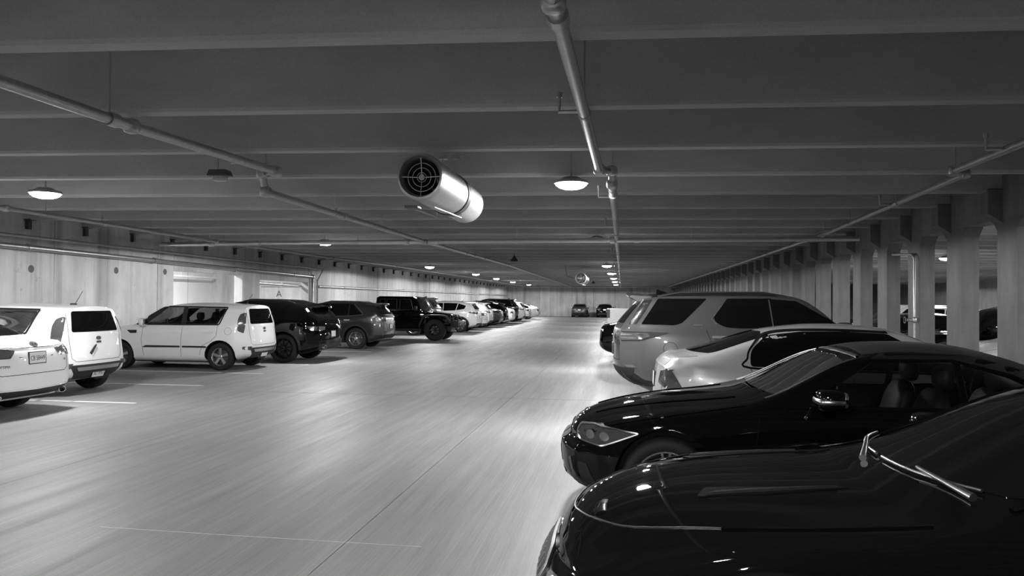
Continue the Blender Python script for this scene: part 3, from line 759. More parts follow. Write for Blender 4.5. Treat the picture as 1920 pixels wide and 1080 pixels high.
def suv_spec(L, hw, H, wr, wf, wrr, cowl, zc, zn, rf, rake, zrr, zbf, zbr, **kw):
    P = dict(L=L, hw=hw, H=H, wr=wr, ws=(wf, wrr), cowl=cowl, zc=zc, rf=rf, zbf=zbf, zbr=zbr, zn=zn, zrr=zrr, rake=rake,
        zb=[(0, .26), (.5, .21), (L-.7, .22), (L, .34)], plan=[(0, .82), (.25, .935), (.7, .99), (1.2, 1), (L-1.0, 1), (L-.4, .965), (L, .86)],
        top=[(0, zn-.07), (.06, zn), (.3, zn+.07), (cowl*.6, (zn+zc)/2+.06), (cowl-.1, zc-.01), (cowl, zc+.01), (rf, H-.06), (rf+.35, H-.012), (rf+.9, H), (L-.9, H-.3*(H-zrr)), (L-.3, zrr+.02), (L, zrr)],
        rail=[(0, .58, zn-.09), (.3, .72, zn+.04), (cowl-.12, .82, zc-.045), (cowl+.05, .82, zc-.01), (rf, .70, H-.12), (rf+.4, .685, H-.075), (L-.9, .675, H-.075-.3*(H-zrr)), (L-.3, .665, zrr-.05), (L, .65, zrr-.05)],
        belt=[(0, .72, zn-.12), (.25, .89, zn-.01), (wf, .945, zn+.08), (cowl+.1, .925, zbf), (L*.55, .925, (zbf+zbr)/2), (L-.6, .915, zbr), (L-.15, .895, zbr), (L, .83, zbr-.01)],
        fo=[.25, .15, .04, 0, .02, .04, .07, .07, .07], ro=[.25, .14, .03, 0, .04, .06, .08, rake, rake], Sf=1.15, Sr=1.35, bf=(.22, 3), br=(.12, 3), crr=7, cr=.15)
    P.update(kw); return P
def front_dress(C, paint, lens=True, grille=None):
    P = C.P; hw = P['hw']; zn = P['zn']
    if grille: patch(C, 'grille', grille, 'front', 'plastic', .004)
    else: patch(C, 'grille', rounded([(-.5*hw, zn-.10), (-.42*hw, zn-.24), (.42*hw, zn-.24), (.5*hw, zn-.10)], .03), 'front', 'plastic', .004)
    patch(C, 'air_intake', rounded([(-.62*hw, .42), (-.55*hw, .28), (.55*hw, .28), (.62*hw, .42)], .03), 'front', 'plastic', .004)
    if lens:
        for sd in (1, -1):
            patch(C, 'headlight', [(sd*y, z) for y, z in rounded([(.56*hw, zn-.11), (.62*hw, zn-.21), (.86*hw, zn-.16), (.90*hw, zn-.04), (.72*hw, zn-.06)], .03)], 'front', 'head_lens', .004)
    ribbon(C, 'hood_seam', [(.16, -.60*hw), (.10, -.3*hw), (.08, 0), (.10, .3*hw), (.16, .60*hw)], .006, 'top', 'gap', .0015)
    for sd in (1, -1): ribbon(C, 'hood_seam', [(.16, sd*.60*hw), (.4, sd*.80*hw), (P['cowl']*.7, sd*.855*hw), (P['cowl']-.05, sd*.85*hw)], .006, 'top', 'gap', .0015)
def screens(C, mat='glass_dark', rear=True, fr=.04, wipers=True):
    P = C.P; hw = P['hw']; H = P['H']
    patch(C, 'windshield', rounded([(-.755*hw, P['zc']+.035), (.755*hw, P['zc']+.035), (.655*hw, H-.125), (.3*hw, H-.085), (-.3*hw, H-.085), (-.655*hw, H-.125)], fr), 'front', mat, .003)
    m = MB()
    for sd, a, b in ((1, .1, .72), (1, -.62, .02)):
        p0, n0 = on_body(C, 'front', a*hw, P['zc']+.05, 1, .02); p1, n1 = on_body(C, 'front', b*hw, P['zc']+.055+(.03 if b > .5 else .02), 1, .015)
        m.tube([p0+Vector((.05, 0, -.02)), p0, (p0+p1)/2+Vector((.02, 0, .012)), p1], .009, 6)
    if wipers: m.build('wiper', 'plastic', C.root)
    if rear and 'deck' in P:
        patch(C, 'rear_window', rounded([(-.71*hw, P['zd']+.04), (.71*hw, P['zd']+.04), (.60*hw, H-.14), (.3*hw, H-.09), (-.3*hw, H-.09), (-.60*hw, H-.14)], .04), 'rear', mat, .003)
def side_windows(C, polys, mat='glass_dark', frame='gap'):
    for p in polys: patch(C, 'side_window', p, 'side', mat, .006)
def door_seams(C, lines):
    for l in lines: ribbon(C, 'door_seam', l, .007, 'side', 'gap', .0015)
def cladding(C, z=.36, arch=.07):
    P = C.P; ra = P.get('ra', P['wr']+.055)
    f, r = P['ws']
    patch(C, 'sill_trim', rounded([(f+ra+.0, .245), (r-ra, .245), (r-ra, z), (f+ra, z)], .015), 'side', 'plastic', .006)
    for s in (f, r):
        R1, R2 = ra, ra+arch; pts = []
        A = [PI*(-.08+1.16*k/20) for k in range(21)]
        out = [(s-R2*math.cos(a), P['wr']+.015+R2*math.sin(a)) for a in A]; inn = [(s-R1*1.003*math.cos(a), P['wr']+.015+R1*1.003*math.sin(a)) for a in A]
        patch(C, 'arch_trim', out+inn[::-1], 'side', 'plastic', .008, res=.2)
def tail_suv(C, lamp_poly_side, lamp_poly_rear, mat='tail_lens', zp=.80, ptxt='', win=True):
    P = C.P; hw = P['hw']
    if lamp_poly_side: patch(C, 'tail_light', lamp_poly_side, 'side', mat, .006)
    if lamp_poly_rear:
        for sd in (1, -1): patch(C, 'tail_light', [(sd*y, z) for y, z in lamp_poly_rear], 'rear', mat, .006)
    zb, zt = P['zbr']+.03, P['zrr']-.09
    if win: patch(C, 'rear_window', rounded([(-.74*hw, zb), (.74*hw, zb), (.60*hw, zt), (-.60*hw, zt)], .06), 'rear', 'glass_dark', .004)
    ribbon(C, 'tailgate_seam', [(-.73*hw, zb-.03), (-.70*hw, .62), (-.6*hw, .585), (.6*hw, .585), (.70*hw, .62), (.73*hw, zb-.03)], .007, 'rear', 'gap', .0015)
    patch(C, 'bumper_trim', rounded([(-.80*hw, .37), (.80*hw, .37), (.76*hw, .50), (-.76*hw, .50)], .03), 'rear', 'plastic', .006)
    if ptxt is not None: plate(C, 'rear', 0, zp, ptxt)
def spoiler(C, mat, w_=.62, ln=.20, drop=.0, up=.02):
    P = C.P; hw = P['hw']; x0 = -C.L/2+P['rake']
    p, n = on_body(C, 'top', C.L-P['rake']-.16, 0); z = p.z
    prof = [(x0+.18, z+.012), (x0-ln*.55, z+up-.01-drop), (x0-ln*.6, z+up-.035-drop), (x0-.02, z-.06), (x0+.14, z-.03)]
    m = MB(); yv = [-w_*hw, -w_*hw*.6, 0, w_*hw*.6, w_*hw]; zz = [-.045, -.012, 0, -.012, -.045]; xx = [.06, .012, 0, .012, .06]
    for y, dz, dx in zip(yv, zz, xx): m.v += [(px+dx, y, pz+dz) for px, pz in prof]
    k = len(prof)
    for i in range(4): m.f += [(i*k+j, i*k+(j+1) % k, (i+1)*k+(j+1) % k, (i+1)*k+j) for j in range(k)]
    m.f += [tuple(range(k)), tuple(range(4*k, 5*k))]
    return m.build('spoiler', mat, C.root, 50)
def roof_rails(C, s0, s1, mat='plastic', y=.60):
    for sd in (1, -1):
        pts = []
        for k in range(7):
            s = s0+(s1-s0)*k/6; p, n = on_body(C, 'top', s, sd*y*C.hw); pts.append(p+Vector((0, 0, .045 if 0 < k < 6 else .0)))
        MB().tube(pts, .016, 8).build('roof_rail', mat, C.root, 60)
def seats(C, rows, mat='seat', hr='seat', zs=.30, y=.36):
    for s, two in rows:
        for sd in (1, -1):
            x = C.L/2-s; M = Matrix.Rotation(-.35, 4, 'Y')
            b = MB().blob((x, sd*y, zs), (.26, .25, .10), 3.5).build('seat', mat, C.root, 60)
            MB().blob((x-.30, sd*y, zs+.36), (.085, .24, .34), 3.2, M=Matrix.Rotation(-.28, 4, 'Y')).build('backrest', mat, b, 60)
            MB().blob((x-.43, sd*y, zs+.77), (.06, .13, .095), 3.0).build('headrest', hr, b, 60)
            MB().tube([(x-.40, sd*(y-.05), zs+.62), (x-.42, sd*(y-.05), zs+.74)], .008, 6).tube([(x-.40, sd*(y+.05), zs+.62), (x-.42, sd*(y+.05), zs+.74)], .008, 6).build('headrest_post', 'chrome', b)
def cockpit(C, s_dash, z, s_wheel):
    x = C.L/2-s_dash
    MB().blob((x, 0, z-.10), (.30, C.hw*.78, .13), 4).build('dashboard', 'interior', C.root, 60)
    M = Matrix.Translation((C.L/2-s_wheel, .36, z+.0)) @ Matrix.Rotation(1.15, 4, 'Y') @ Matrix.Rotation(PI/2, 4, 'X')
    wm = MB(); N = 24
    for i in range(N):
        a = 2*PI*i/N
        for j in range(8):
            b = 2*PI*j/8; rr = .18+.016*math.cos(b); wm.v.append(tuple(M @ Vector((rr*math.cos(a), .016*math.sin(b), rr*math.sin(a)))))
    for i in range(N):
        for j in range(8): wm.f.append((i*8+j, i*8+(j+1) % 8, ((i+1) % N)*8+(j+1) % 8, ((i+1) % N)*8+j))
    for a in (PI*.0, PI, PI*1.5): wm.tube([M @ Vector((0, 0, 0)), M @ Vector((.17*math.cos(a), 0, .17*math.sin(a)))], .016, 6)
    wm.blob(tuple(M @ Vector((0, 0, 0))), (.05, .06, .06), 3).build('steering_wheel', 'interior', C.root, 60)
    MB().box(-C.L/2+.7, x+.2, -C.hw*.86, C.hw*.86, .18, .24).build('cabin_floor', 'interior', C.root)
def antenna(C, s, y=0, ln=.28, lean=-.55):
    p, n = on_body(C, 'top', s, y); MB().blob(p+Vector((0, 0, .008)), (.07, .025, .016), 2.5).tube([p+Vector((-.03, 0, .01)), p+Vector((-.03+ln*math.sin(lean), 0, ln*math.cos(lean)))], .005, 6).build('antenna', 'plastic', C.root, 50)

R_IN, R_OUT = 0.0, PI     # heading: nose towards +x / towards -x
# ---------------- white sedan, first car of the left row
P = sedan_spec(4.85, .93, 1.465, .335, .95, 3.75, 1.45, .99, .70, 2.30, 3.45, 4.25, 1.09, .96, 1.02, zb=[(0, .2), (.5, .17), (4.1, .18), (4.85, .26)], rim=.235, spokes=5)
C = car(P, 'white_paint', (-8.25-4.85/2, 10.02, 0), R_OUT, 'white sedan with dark rear diffuser and twin exhaust tips beside the white hatchback', 'car', 'sedan')
screens(C); front_dress(C, 'white_paint')
side_windows(C, [rounded([(1.75, 1.02), (3.0, 1.045), (3.0, 1.385), (2.45, 1.365)], .03), rounded([(3.05, 1.045), (3.95, 1.09), (3.75, 1.28), (3.05, 1.385)], .04)])
door_seams(C, [[(1.72, 1.0), (1.68, .6), (1.75, .28)], [(3.02, 1.02), (3.03, .3)], [(3.9, 1.05), (3.75, .8), (3.45, .75)]])
handle(C, 2.82, .88, 'white_paint'); handle(C, 3.78, .92, 'white_paint'); mirrors(C, 1.85, 1.06, .88, 'white_paint')
for sd in (1, -1):
    t = patch(C, 'tail_light', [(sd*y, z) for y, z in rounded([(.37, .955), (.46, .845), (.80, .845), (.83, .985), (.66, .995)], .02)], 'rear', 'tail_lens', .005)[0]
    patch(C, 'lamp_bar', [(sd*y, z) for y, z in [(.49, .865), (.78, .865), (.78, .89), (.475, .89)]], 'rear', 'tail_pale', .009, parent=t)
patch(C, 'tail_light', rounded([(4.48, .96), (4.85, .98), (4.85, .845), (4.62, .85)], .02), 'side', 'tail_lens', .005)
ribbon(C, 'trunk_seam', [(-.70, .965), (-.68, .66), (-.60, .615), (.60, .615), (.68, .66), (.70, .965)], .008, 'rear', 'gap', .0015)
ribbon(C, 'trunk_crease', [(-.66, 1.0), (-.3, .985), (.3, .985), (.66, 1.0)], .008, 'rear', 'gap', .001)
patch(C, 'diffuser', rounded([(-.80, .24), (.80, .24), (.86, .40), (-.86, .40)], .03), 'rear', 'plastic', .006)
ribbon(C, 'chrome_strip', [(-.84, .412), (0, .395), (.84, .412)], .016, 'rear', 'chrome', .012)
for sd in (1, -1):
    p, n = on_body(C, 'rear', sd*.62, .315)
    MB().lathe([(-.03, .05), (.05, .05), (.05, .042), (-.02, .042)], 20, Matrix.Translation(p) @ Matrix.Rotation(PI/2, 4, 'Z') @ Matrix.Diagonal((1.6, 1, .9, 1)), True).build('exhaust_tip', 'chrome', C.root, 40)
    patch(C, 'reflector', [(sd*y, z) for y, z in [(.78, .56), (.88, .57), (.88, .60), (.78, .59)]], 'rear', 'tail_lens', .004)
plate(C, 'rear', 0, .835, 'CB 58449')
p, n = on_body(C, 'rear', 0, 1.03, 1, .004)
bd = patch(C, 'badge', [(.075*math.cos(2*PI*k/24), 1.025+.036*math.sin(2*PI*k/24)) for k in range(24)], 'rear', 'steel_dark', .006)[0]
lettering(C, 'KIA', 'rear', 0, 1.025, .055, 'chrome', .009, 'badge_letters', bd)
lettering(C, 'OPTIMA', 'rear', .56, .735, .05, 'steel_dark', .004, 'model_name'); lettering(C, 'GDI', 'rear', -.60, .775, .04, 'steel_dark', .004, 'trim_name')

# ---------------- white boxy hatchbacks
def box_hatch(loc, label, ptxt, wiper=True):
    P = suv_spec(4.10, .8925, 1.60, .325, .80, 3.355, 1.05, 1.06, .88, 1.88, .17, 1.545, 1.06, 1.13, rim=.215, spokes=5, rimmat='rim_silver', rimstyle='wide', ra=.375,
        zb=[(0, .24), (.5, .19), (3.5, .20), (4.10, .30)], ro=[.25, .14, .03, 0, .05, .06, .07, .17, .17], bf=(.2, 3), br=(.14, 2.6),
        rail=[(0, .58, .79), (.3, .74, .93), (.93, .84, 1.02), (1.10, .84, 1.06), (1.88, .745, 1.50), (2.3, .735, 1.535), (3.2, .73, 1.53), (3.8, .71, 1.50), (4.10, .68, 1.48)],
        belt=[(0, .72, .76), (.25, .90, .88), (.8, .95, 1.0), (1.2, .93, 1.06), (2.2, .93, 1.08), (3.4, .925, 1.12), (3.85, .90, 1.13), (4.10, .84, 1.12)], ws_end=2.2, bw_end=.6)
    dlo = [rounded([(1.42, 1.085), (2.36, 1.085), (2.36, 1.475), (1.98, 1.475)], .02), rounded([(2.46, 1.085), (3.28, 1.095), (3.44, 1.465), (2.46, 1.475)], [.02, .05, .04, .02])]
    shield = rounded([(-.66, 1.10), (.66, 1.10), (.585, 1.49), (-.585, 1.49)], .04)
    P['holes'] = [('w', d, 'side') for d in dlo]+[('f', shield, 'front')]
    C = car(P, 'white_paint', loc, R_OUT, label, 'car', 'hatchback')
    P['H'] = 1.60
    for d in dlo: patch(C, 'side_window', d, 'side', 'glass_clear', -.004, skirt=.001)
    patch(C, 'windshield', shield, 'front', 'glass_clear', -.004, skirt=.001)
    # black bands of the glasshouse round the side glass
    for path in ([(1.15, 1.072), (1.6, 1.068), (2.4, 1.073), (3.32, 1.083)], [(1.95, 1.492), (2.4, 1.494), (3.46, 1.482)]): ribbon(C, 'window_band', path, .034, 'side', 'plastic', .006)
    ribbon(C, 'window_band', [(3.32, 1.083), (3.385, 1.28), (3.46, 1.482)], .034, 'side', 'plastic', .006)
    patch(C, 'pillar_cover', [(2.355, 1.07), (2.465, 1.07), (2.465, 1.49), (2.355, 1.49)], 'side', 'plastic', .007)
    patch(C, 'pillar_cover', [(1.12, 1.075), (1.43, 1.075), (1.99, 1.49), (1.84, 1.49)], 'side', 'plastic', .007)
    front_dress(C, 'white_paint')
    door_seams(C, [[(1.40, 1.06), (1.37, .7), (1.45, .27)], [(2.41, 1.06), (2.385, .75), (2.39, .27)], [(3.30, 1.07), (3.27, .82), (3.15, .70), (2.92, .58), (2.86, .36)]])
    patch(C, 'rub_strip', rounded([(1.40, .525), (2.36, .535), (2.36, .575), (1.48, .575)], .012), 'side', 'plastic', .010); patch(C, 'rub_strip', rounded([(2.42, .535), (3.06, .535), (3.0, .575), (2.42, .575)], .012), 'side', 'plastic', .010)
    vt = patch(C, 'fender_vent', rounded([(.98, .93), (1.08, .855), (1.24, .86), (1.24, .935)], .012), 'side', 'plastic', .006)
    handle(C, 2.20, .885, 'white_paint'); handle(C, 3.08, .905, 'white_paint')
    ribbon(C, 'fuel_flap_seam', [(3.55+.085*math.cos(a*PI/10), .93+.085*math.sin(a*PI/10)) for a in range(21)], .005, 'side', 'gap', .001, sides=(1,))
    mirrors(C, 1.42, 1.12, .83, 'white_paint', (.07, .10, .10))
    patch(C, 'tail_light', rounded([(3.80, 1.33), (3.765, 1.22), (3.765, .94), (3.91, .88), (3.945, 1.1), (3.90, 1.37)], .03), 'side', 'tail_lens', .012, res=.03)
    patch(C, 'rear_window', rounded([(-.60, 1.10), (.60, 1.10), (.52, 1.46), (-.52, 1.46)], .05), 'rear', 'glass_dark', .005)
    ribbon(C, 'tailgate_seam', [(-.62, 1.5), (-.665, 1.06), (-.64, .66), (-.56, .60), (.56, .60), (.64, .66), (.665, 1.06), (.62, 1.5)], .007, 'rear', 'gap', .0015)
    patch(C, 'bumper_trim', rounded([(-.70, .54), (-.52, .30), (.52, .30), (.70, .54)], .03), 'rear', 'plastic', .008)
    patch(C, 'bumper_blade', rounded([(-.52, .44), (.52, .44), (.56, .50), (-.56, .50)], .015), 'rear', 'satin', .016)
    for sd in (1, -1): patch(C, 'bumper_lamp', [(sd*y, z) for y, z in rounded([(.62, .57), (.80, .57), (.80, .50), (.68, .48)], .015)], 'rear', 'tail_lens', .008)
    plate(C, 'rear', 0, .375, ptxt)
    bd = patch(C, 'badge', [(.065*math.cos(2*PI*k/24), .985+.034*math.sin(2*PI*k/24)) for k in range(24)], 'rear', 'steel_dark', .006)[0]
    lettering(C, 'KIA', 'rear', 0, .985, .05, 'chrome', .009, 'badge_letters', bd)
    patch(C, 'tailgate_handle', rounded([(-.06, .90), (.06, .90), (.06, .935), (-.06, .935)], .01), 'rear', 'plastic', .006)
    if wiper:
        p, n = on_body(C, 'rear', .22, .78, 1, .012); MB().tube([p+Vector((0, -.12, .09)), p+Vector((0, .02, -.06))], [.012, .026], 8).build('rear_wiper', 'plastic', C.root, 50)
    antenna(C, 3.55); cockpit(C, 1.35, 1.02, 1.62); seats(C, [(2.15, 2), (2.95, 2)], zs=.50)
    return C
box_hatch((-9.15-4.10/2, 12.60, 0), 'white boxy hatchback beside the white sedan, dark wiper on its tailgate', 'AZ YP53')
box_hatch((-8.62-4.10/2, 17.96, 0), 'white boxy hatchback beside the black crossover, its whole side in view', '', False)

# ---------------- black crossover with sloping tail
P = suv_spec(4.86, .975, 1.70, .385, .95, 3.81, 1.50, 1.13, .95, 2.30, .34, 1.585, 1.11, 1.19, rim=.275, spokes=10, rimmat='rim_black', rimstyle='thin', tw=.25, ro=[.25, .14, .03, 0, .05, .08, .12, .52, .52], Sr=1.6)
C = car(P, 'black_paint', (-7.85-4.86/2, 20.45, 0), R_OUT, 'black crossover with black wheels and a rear spoiler beside the white hatchback', 'car', 'crossover')
screens(C, rear=False); front_dress(C, 0); cladding(C)
side_windows(C, [rounded([(1.9, 1.14), (2.75, 1.16), (2.75, 1.58), (2.45, 1.57)], .03), rounded([(2.8, 1.16), (3.65, 1.20), (3.75, 1.56), (2.8, 1.59)], .03), rounded([(3.72, 1.21), (4.05, 1.26), (4.12, 1.46), (3.82, 1.54)], .04)])
door_seams(C, [[(1.85, 1.1), (1.80, .35)], [(2.77, 1.13), (2.77, .35)], [(3.66, 1.17), (3.55, .9), (3.35, .8)]])
handle(C, 2.6, .98, 'black_paint'); handle(C, 3.5, 1.02, 'black_paint'); mirrors(C, 1.95, 1.17, .92, 'black_paint')
tail_suv(C, rounded([(4.45, .98), (4.86, .98), (4.86, .86), (4.55, .88)], .02), rounded([(.50, .97), (.52, .88), (.86, .86), (.86, .98)], .02), zp=.76); spoiler(C, 'black_paint')
for sd in (1, -1):
    p, n = on_body(C, 'rear', sd*.55, .42); MB().lathe([(-.02, .06), (.05, .06), (.05, .048), (-.02, .048)], 18, Matrix.Translation(p) @ Matrix.Rotation(PI/2, 4, 'Z') @ Matrix.Diagonal((1.5, 1, .8, 1)), True).build('exhaust_tip', 'chrome', C.root, 40)
roof_rails(C, 2.5, 4.0)
# ---------------- dark crossover with silver wheels
P = suv_spec(4.65, .92, 1.66, .365, .93, 3.655, 1.40, 1.10, .93, 2.20, .30, 1.565, 1.09, 1.17, rim=.24, spokes=5, rimmat='rim_silver', rimstyle='split', ro=[.25, .14, .03, 0, .04, .06, .09, .42, .42], Sr=1.5)
EQ = P
C = car(P, 'dark_paint', (-8.0-4.65/2, 26.35, 0), R_OUT, 'dark metallic crossover with silver ten-spoke wheels parked beside the black off-roader', 'car', 'crossover')
screens(C, rear=False); front_dress(C, 0); cladding(C, .34, .05)
dlo = [rounded([(1.8, 1.12), (2.65, 1.13), (2.65, 1.545), (2.35, 1.535)], .03), rounded([(2.7, 1.13), (3.35, 1.15), (3.35, 1.545), (2.7, 1.55)], .03), rounded([(3.39, 1.155), (3.85, 1.20), (3.50, 1.53), (3.39, 1.54)], .02)]
side_windows(C, dlo); ribbon(C, 'window_trim', [(1.75, 1.105), (2.7, 1.115), (3.4, 1.135), (3.92, 1.19), (3.52, 1.555)], .014, 'side', 'satin', .006)
door_seams(C, [[(1.78, 1.1), (1.74, .35)], [(2.67, 1.1), (2.67, .35)], [(3.5, 1.1), (3.4, .85), (3.2, .75)]]); handle(C, 2.5, .97, 'chrome'); handle(C, 3.35, 1.0, 'chrome'); mirrors(C, 1.85, 1.15, .87, 'dark_paint')
tail_suv(C, rounded([(4.15, 1.08), (4.65, 1.08), (4.65, .95), (4.35, .97)], .02), rounded([(.45, 1.08), (.50, .95), (.83, .95), (.83, 1.08)], .02), zp=.78); spoiler(C, 'dark_paint'); roof_rails(C, 2.4, 3.9)
# ---------------- black sports saloon, first car of the right row
P = sedan_spec(4.83, .935, 1.40, .345, .86, 3.765, 1.48, 1.0, .80, 2.35, 3.5, 4.45, 1.06, .95, 1.0, rim=.255, spokes=5, rimmat='rim_black', rimstyle='split', fo=[.30, .20, .05, .0, .01, .05, .10, .10, .10], bf=(.34, 2.6), Sf=1.3, crown=2.3,
    top=[(0, .70), (.05, .765), (.2, .85), (.45, .92), (.8, .965), (1.1, .985), (1.34, 1.0), (1.42, 1.015), (2.32, 1.345), (2.65, 1.39), (3.0, 1.40), (3.5, 1.35), (4.45, 1.09), (4.57, 1.072), (4.73, 1.04), (4.83, .96)],
    rail=[(0, .55, .68), (.3, .70, .815), (.8, .76, .905), (1.42, .80, .96), (1.62, .80, .995), (2.40, .655, 1.30), (2.75, .63, 1.335), (3.2, .625, 1.335), (3.5, .64, 1.285), (4.45, .735, 1.055), (4.6, .73, 1.045), (4.73, .66, 1.02), (4.83, .58, .95)],
    belt=[(0, .70, .67), (.25, .87, .77), (.86, .935, .88), (1.6, .915, .95), (2.9, .915, .975), (4.35, .895, 1.0), (4.5, .85, .99), (4.83, .74, .93)])
C = car(P, 'black_paint', (-.36+4.83/2, 3.55, 0), R_OUT, 'black sports saloon with hood vents and resting wipers, beside the black convertible', 'car', 'saloon')
screens(C, wipers=False); hw = P['hw']
side_windows(C, [rounded([(1.95, .98), (3.1, 1.0), (3.1, 1.31), (2.6, 1.30)], .03), rounded([(3.15, 1.0), (4.1, 1.05), (3.85, 1.21), (3.15, 1.31)], .04)])
door_seams(C, [[(1.72, .92), (1.66, .6), (1.72, .28)], [(3.12, .97), (3.1, .3)]]); handle(C, 2.9, .82, 'black_paint'); handle(C, 3.9, .86, 'black_paint'); mirrors(C, 2.05, 1.02, .88, 'black_paint')
seam = lambda pts: ribbon(C, 'hood_edge', pts, .010, 'top', 'black_paint', .007, curve=True, step=.03)
ribbon(C, 'hood_edge', [(.74, -.69), (.42, -.55), (.255, -.34), (.18, -.15), (.16, 0), (.18, .15), (.255, .34), (.42, .55), (.74, .69)], .0045, 'top', 'satin', .004, curve=True, step=.03)  # satin strip paints in the highlight along the hood's front edge
for sd in (1, -1):
    seam([(.72, sd*.69), (1.0, sd*.755), (1.40, sd*.775)]); ribbon(C, 'fender_seam', [(.74, .86), (.75, .76), (.62, .58), (.52, .42)], .006, 'side', 'grey_paint', .002, sides=(sd,))
    v = patch(C, 'hood_vent', [(s, sd*y) for s, y in rounded([(.66, .40), (.70, .30), (.92, .34), (1.25, .37), (.92, .42)], .02)], 'top', 'gap', .004)[0]
    patch(C, 'vent_blade', [(s, sd*y) for s, y in [(.70, .395), (.74, .382), (1.20, .374), (.92, .398)]], 'top', 'dark_paint', .014, parent=v)
    h = patch(C, 'headlight', [(sd*y, z) for y, z in rounded([(.40, .615), (.44, .555), (.72, .555), (.86, .66), (.80, .68), (.60, .63)], .02)], 'front', 'head_lens', .005)[0]
    for y0 in (.50, .62): patch(C, 'lamp_unit', [(sd*(y0+.04*math.cos(2*PI*k/14)), .59+.026*math.sin(2*PI*k/14)) for k in range(14)], 'front', 'lamp_in', .010, parent=h)
    patch(C, 'air_curtain', [(sd*y, z) for y, z in rounded([(.66, .46), (.70, .30), (.82, .30), (.80, .46)], .02)], 'front', 'plastic', .005)
gr = patch(C, 'grille', rounded([(-.36, .60), (-.30, .47), (.30, .47), (.36, .60), (.2, .635), (-.2, .635)], .04), 'front', 'plastic', .004)[0]
ribbon(C, 'grille_surround', rounded([(-.37, .60), (-.31, .46), (.31, .46), (.37, .60), (.2, .645), (-.2, .645)], .04), .016, 'front', 'satin', .010, closed=True, parent=gr)
for k in range(9): patch(C, 'grille_bar', [(-.32+.08*k-.006, .49), (-.32+.08*k+.006, .49), (-.32+.08*k+.006, .60), (-.32+.08*k-.006, .60)], 'front', 'satin', .008, parent=gr)
patch(C, 'air_intake', rounded([(-.50, .40), (-.44, .26), (.44, .26), (.50, .40)], .03), 'front', 'plastic', .004)
patch(C, 'emblem', [(.11*math.cos(2*PI*k/20), .675+.022*math.sin(2*PI*k/20)) for k in range(20)], 'front', 'chrome', .006)
m = MB(); W_ = lambda y, z, o: on_body(C, 'front', y, z, 1, o)[0]
for y0, y1 in ((-.66, -.06), (.02, .60)):
    bl = [W_(y0+(y1-y0)*k/6, 1.030, .014) for k in range(7)]; m.tube(bl, .007, 6)
    pv = W_(y1+.03, 1.022, .03)+Vector((.03, 0, -.025)); mid = W_((y0+y1)/2, 1.034, .030); m.tube([pv, pv*.5+mid*.5, mid], [.016, .011, .008], 8)
m.build('wiper', 'satin', C.root, 60)
for sd in (1, -1): ribbon(C, 'pillar_trim', [(1.66, sd*.74), (2.0, sd*.69), (2.38, sd*.625)], .030, 'top', 'black_paint', .010)

# ---------------- black convertible with a soft top
P = sedan_spec(4.77, .926, 1.385, .335, .84, 3.69, 1.50, .965, .70, 2.28, 3.25, 4.20, .985, .915, .965, rim=.25, spokes=5, rimmat='rim_silver', rimstyle='split', ws_end=2.6, bw_end=1.8, fo=[.28, .17, .03, .0, .015, .05, .09, .09, .09], bf=(.30, 3),
    top=[(0, .66), (.06, .715), (.28, .80), (.8, .90), (1.38, .965), (1.50, .985), (2.28, 1.33), (2.5, 1.372), (2.8, 1.385), (3.1, 1.37), (3.5, 1.28), (4.2, 1.01), (4.35, 1.0), (4.67, .985), (4.77, .90)],
    rail=[(0, .55, .65), (.3, .70, .765), (1.38, .80, .935), (1.55, .80, .97), (2.28, .67, 1.285), (2.6, .645, 1.325), (3.0, .64, 1.315), (3.4, .66, 1.22), (4.1, .75, .995), (4.35, .74, .985), (4.67, .66, .96), (4.77, .58, .89)])
dlo = [rounded([(1.86, .945), (2.93, .955), (2.93, 1.275), (2.36, 1.265)], .02), rounded([(2.98, .957), (3.66, .985), (3.30, 1.17), (2.98, 1.265)], .02)]
sh = rounded([(-.70, 1.01), (.70, 1.01), (.60, 1.265), (.3, 1.295), (-.3, 1.295), (-.60, 1.265)], .03)
P['holes'] = [('w', d, 'side') for d in dlo]+[('f', sh, 'front')]
C = car(P, 'black_paint', (-.50+4.77/2, 6.80, 0), R_OUT, 'black convertible with a closed soft top and silver mirror cap, parked nose out', 'car', 'convertible')
for d in dlo: patch(C, 'side_window', d, 'side', 'glass_clear', -.004, skirt=.001)
patch(C, 'windshield', sh, 'front', 'glass_clear', -.004, skirt=.001)
patch(C, 'soft_top', rounded([(2.34, -.55), (4.15, -.60), (4.15, .60), (2.34, .55)], .05), 'top', 'soft_top', .006)
patch(C, 'soft_top', [(2.36, 1.285), (2.94, 1.29), (3.34, 1.19), (3.74, .985), (4.1, 1.0), (3.5, 1.26), (3.0, 1.33), (2.5, 1.34)], 'side', 'soft_top', .006)
patch(C, 'rear_window', rounded([(-.48, 1.06), (.48, 1.06), (.44, 1.22), (-.44, 1.22)], .05), 'rear', 'glass_dark', .012)
hd = ribbon(C, 'header_trim', [(2.29, -.56), (2.26, -.3), (2.25, 0), (2.26, .3), (2.29, .56)], .022, 'top', 'satin', .008)
for sd in (1, -1): ribbon(C, 'pillar_trim', [(1.58, sd*.735), (1.9, sd*.69), (2.27, sd*.615)], .014, 'top', 'satin', .007)
ribbon(C, 'belt_trim', [(1.72, .925), (2.4, .928), (3.1, .938), (3.75, .965)], .012, 'side', 'black_paint', .006)
door_seams(C, [[(1.52, .90), (1.48, .6), (1.56, .27)], [(2.96, .93), (3.05, .6), (2.95, .27)]]); handle(C, 2.72, .80, 'black_paint')
ribbon(C, 'hood_edge', [(.30, -.70), (.22, -.45), (.19, -.2), (.185, 0), (.19, .2), (.22, .45), (.30, .70)], .008, 'top', 'black_paint', .004, curve=True)
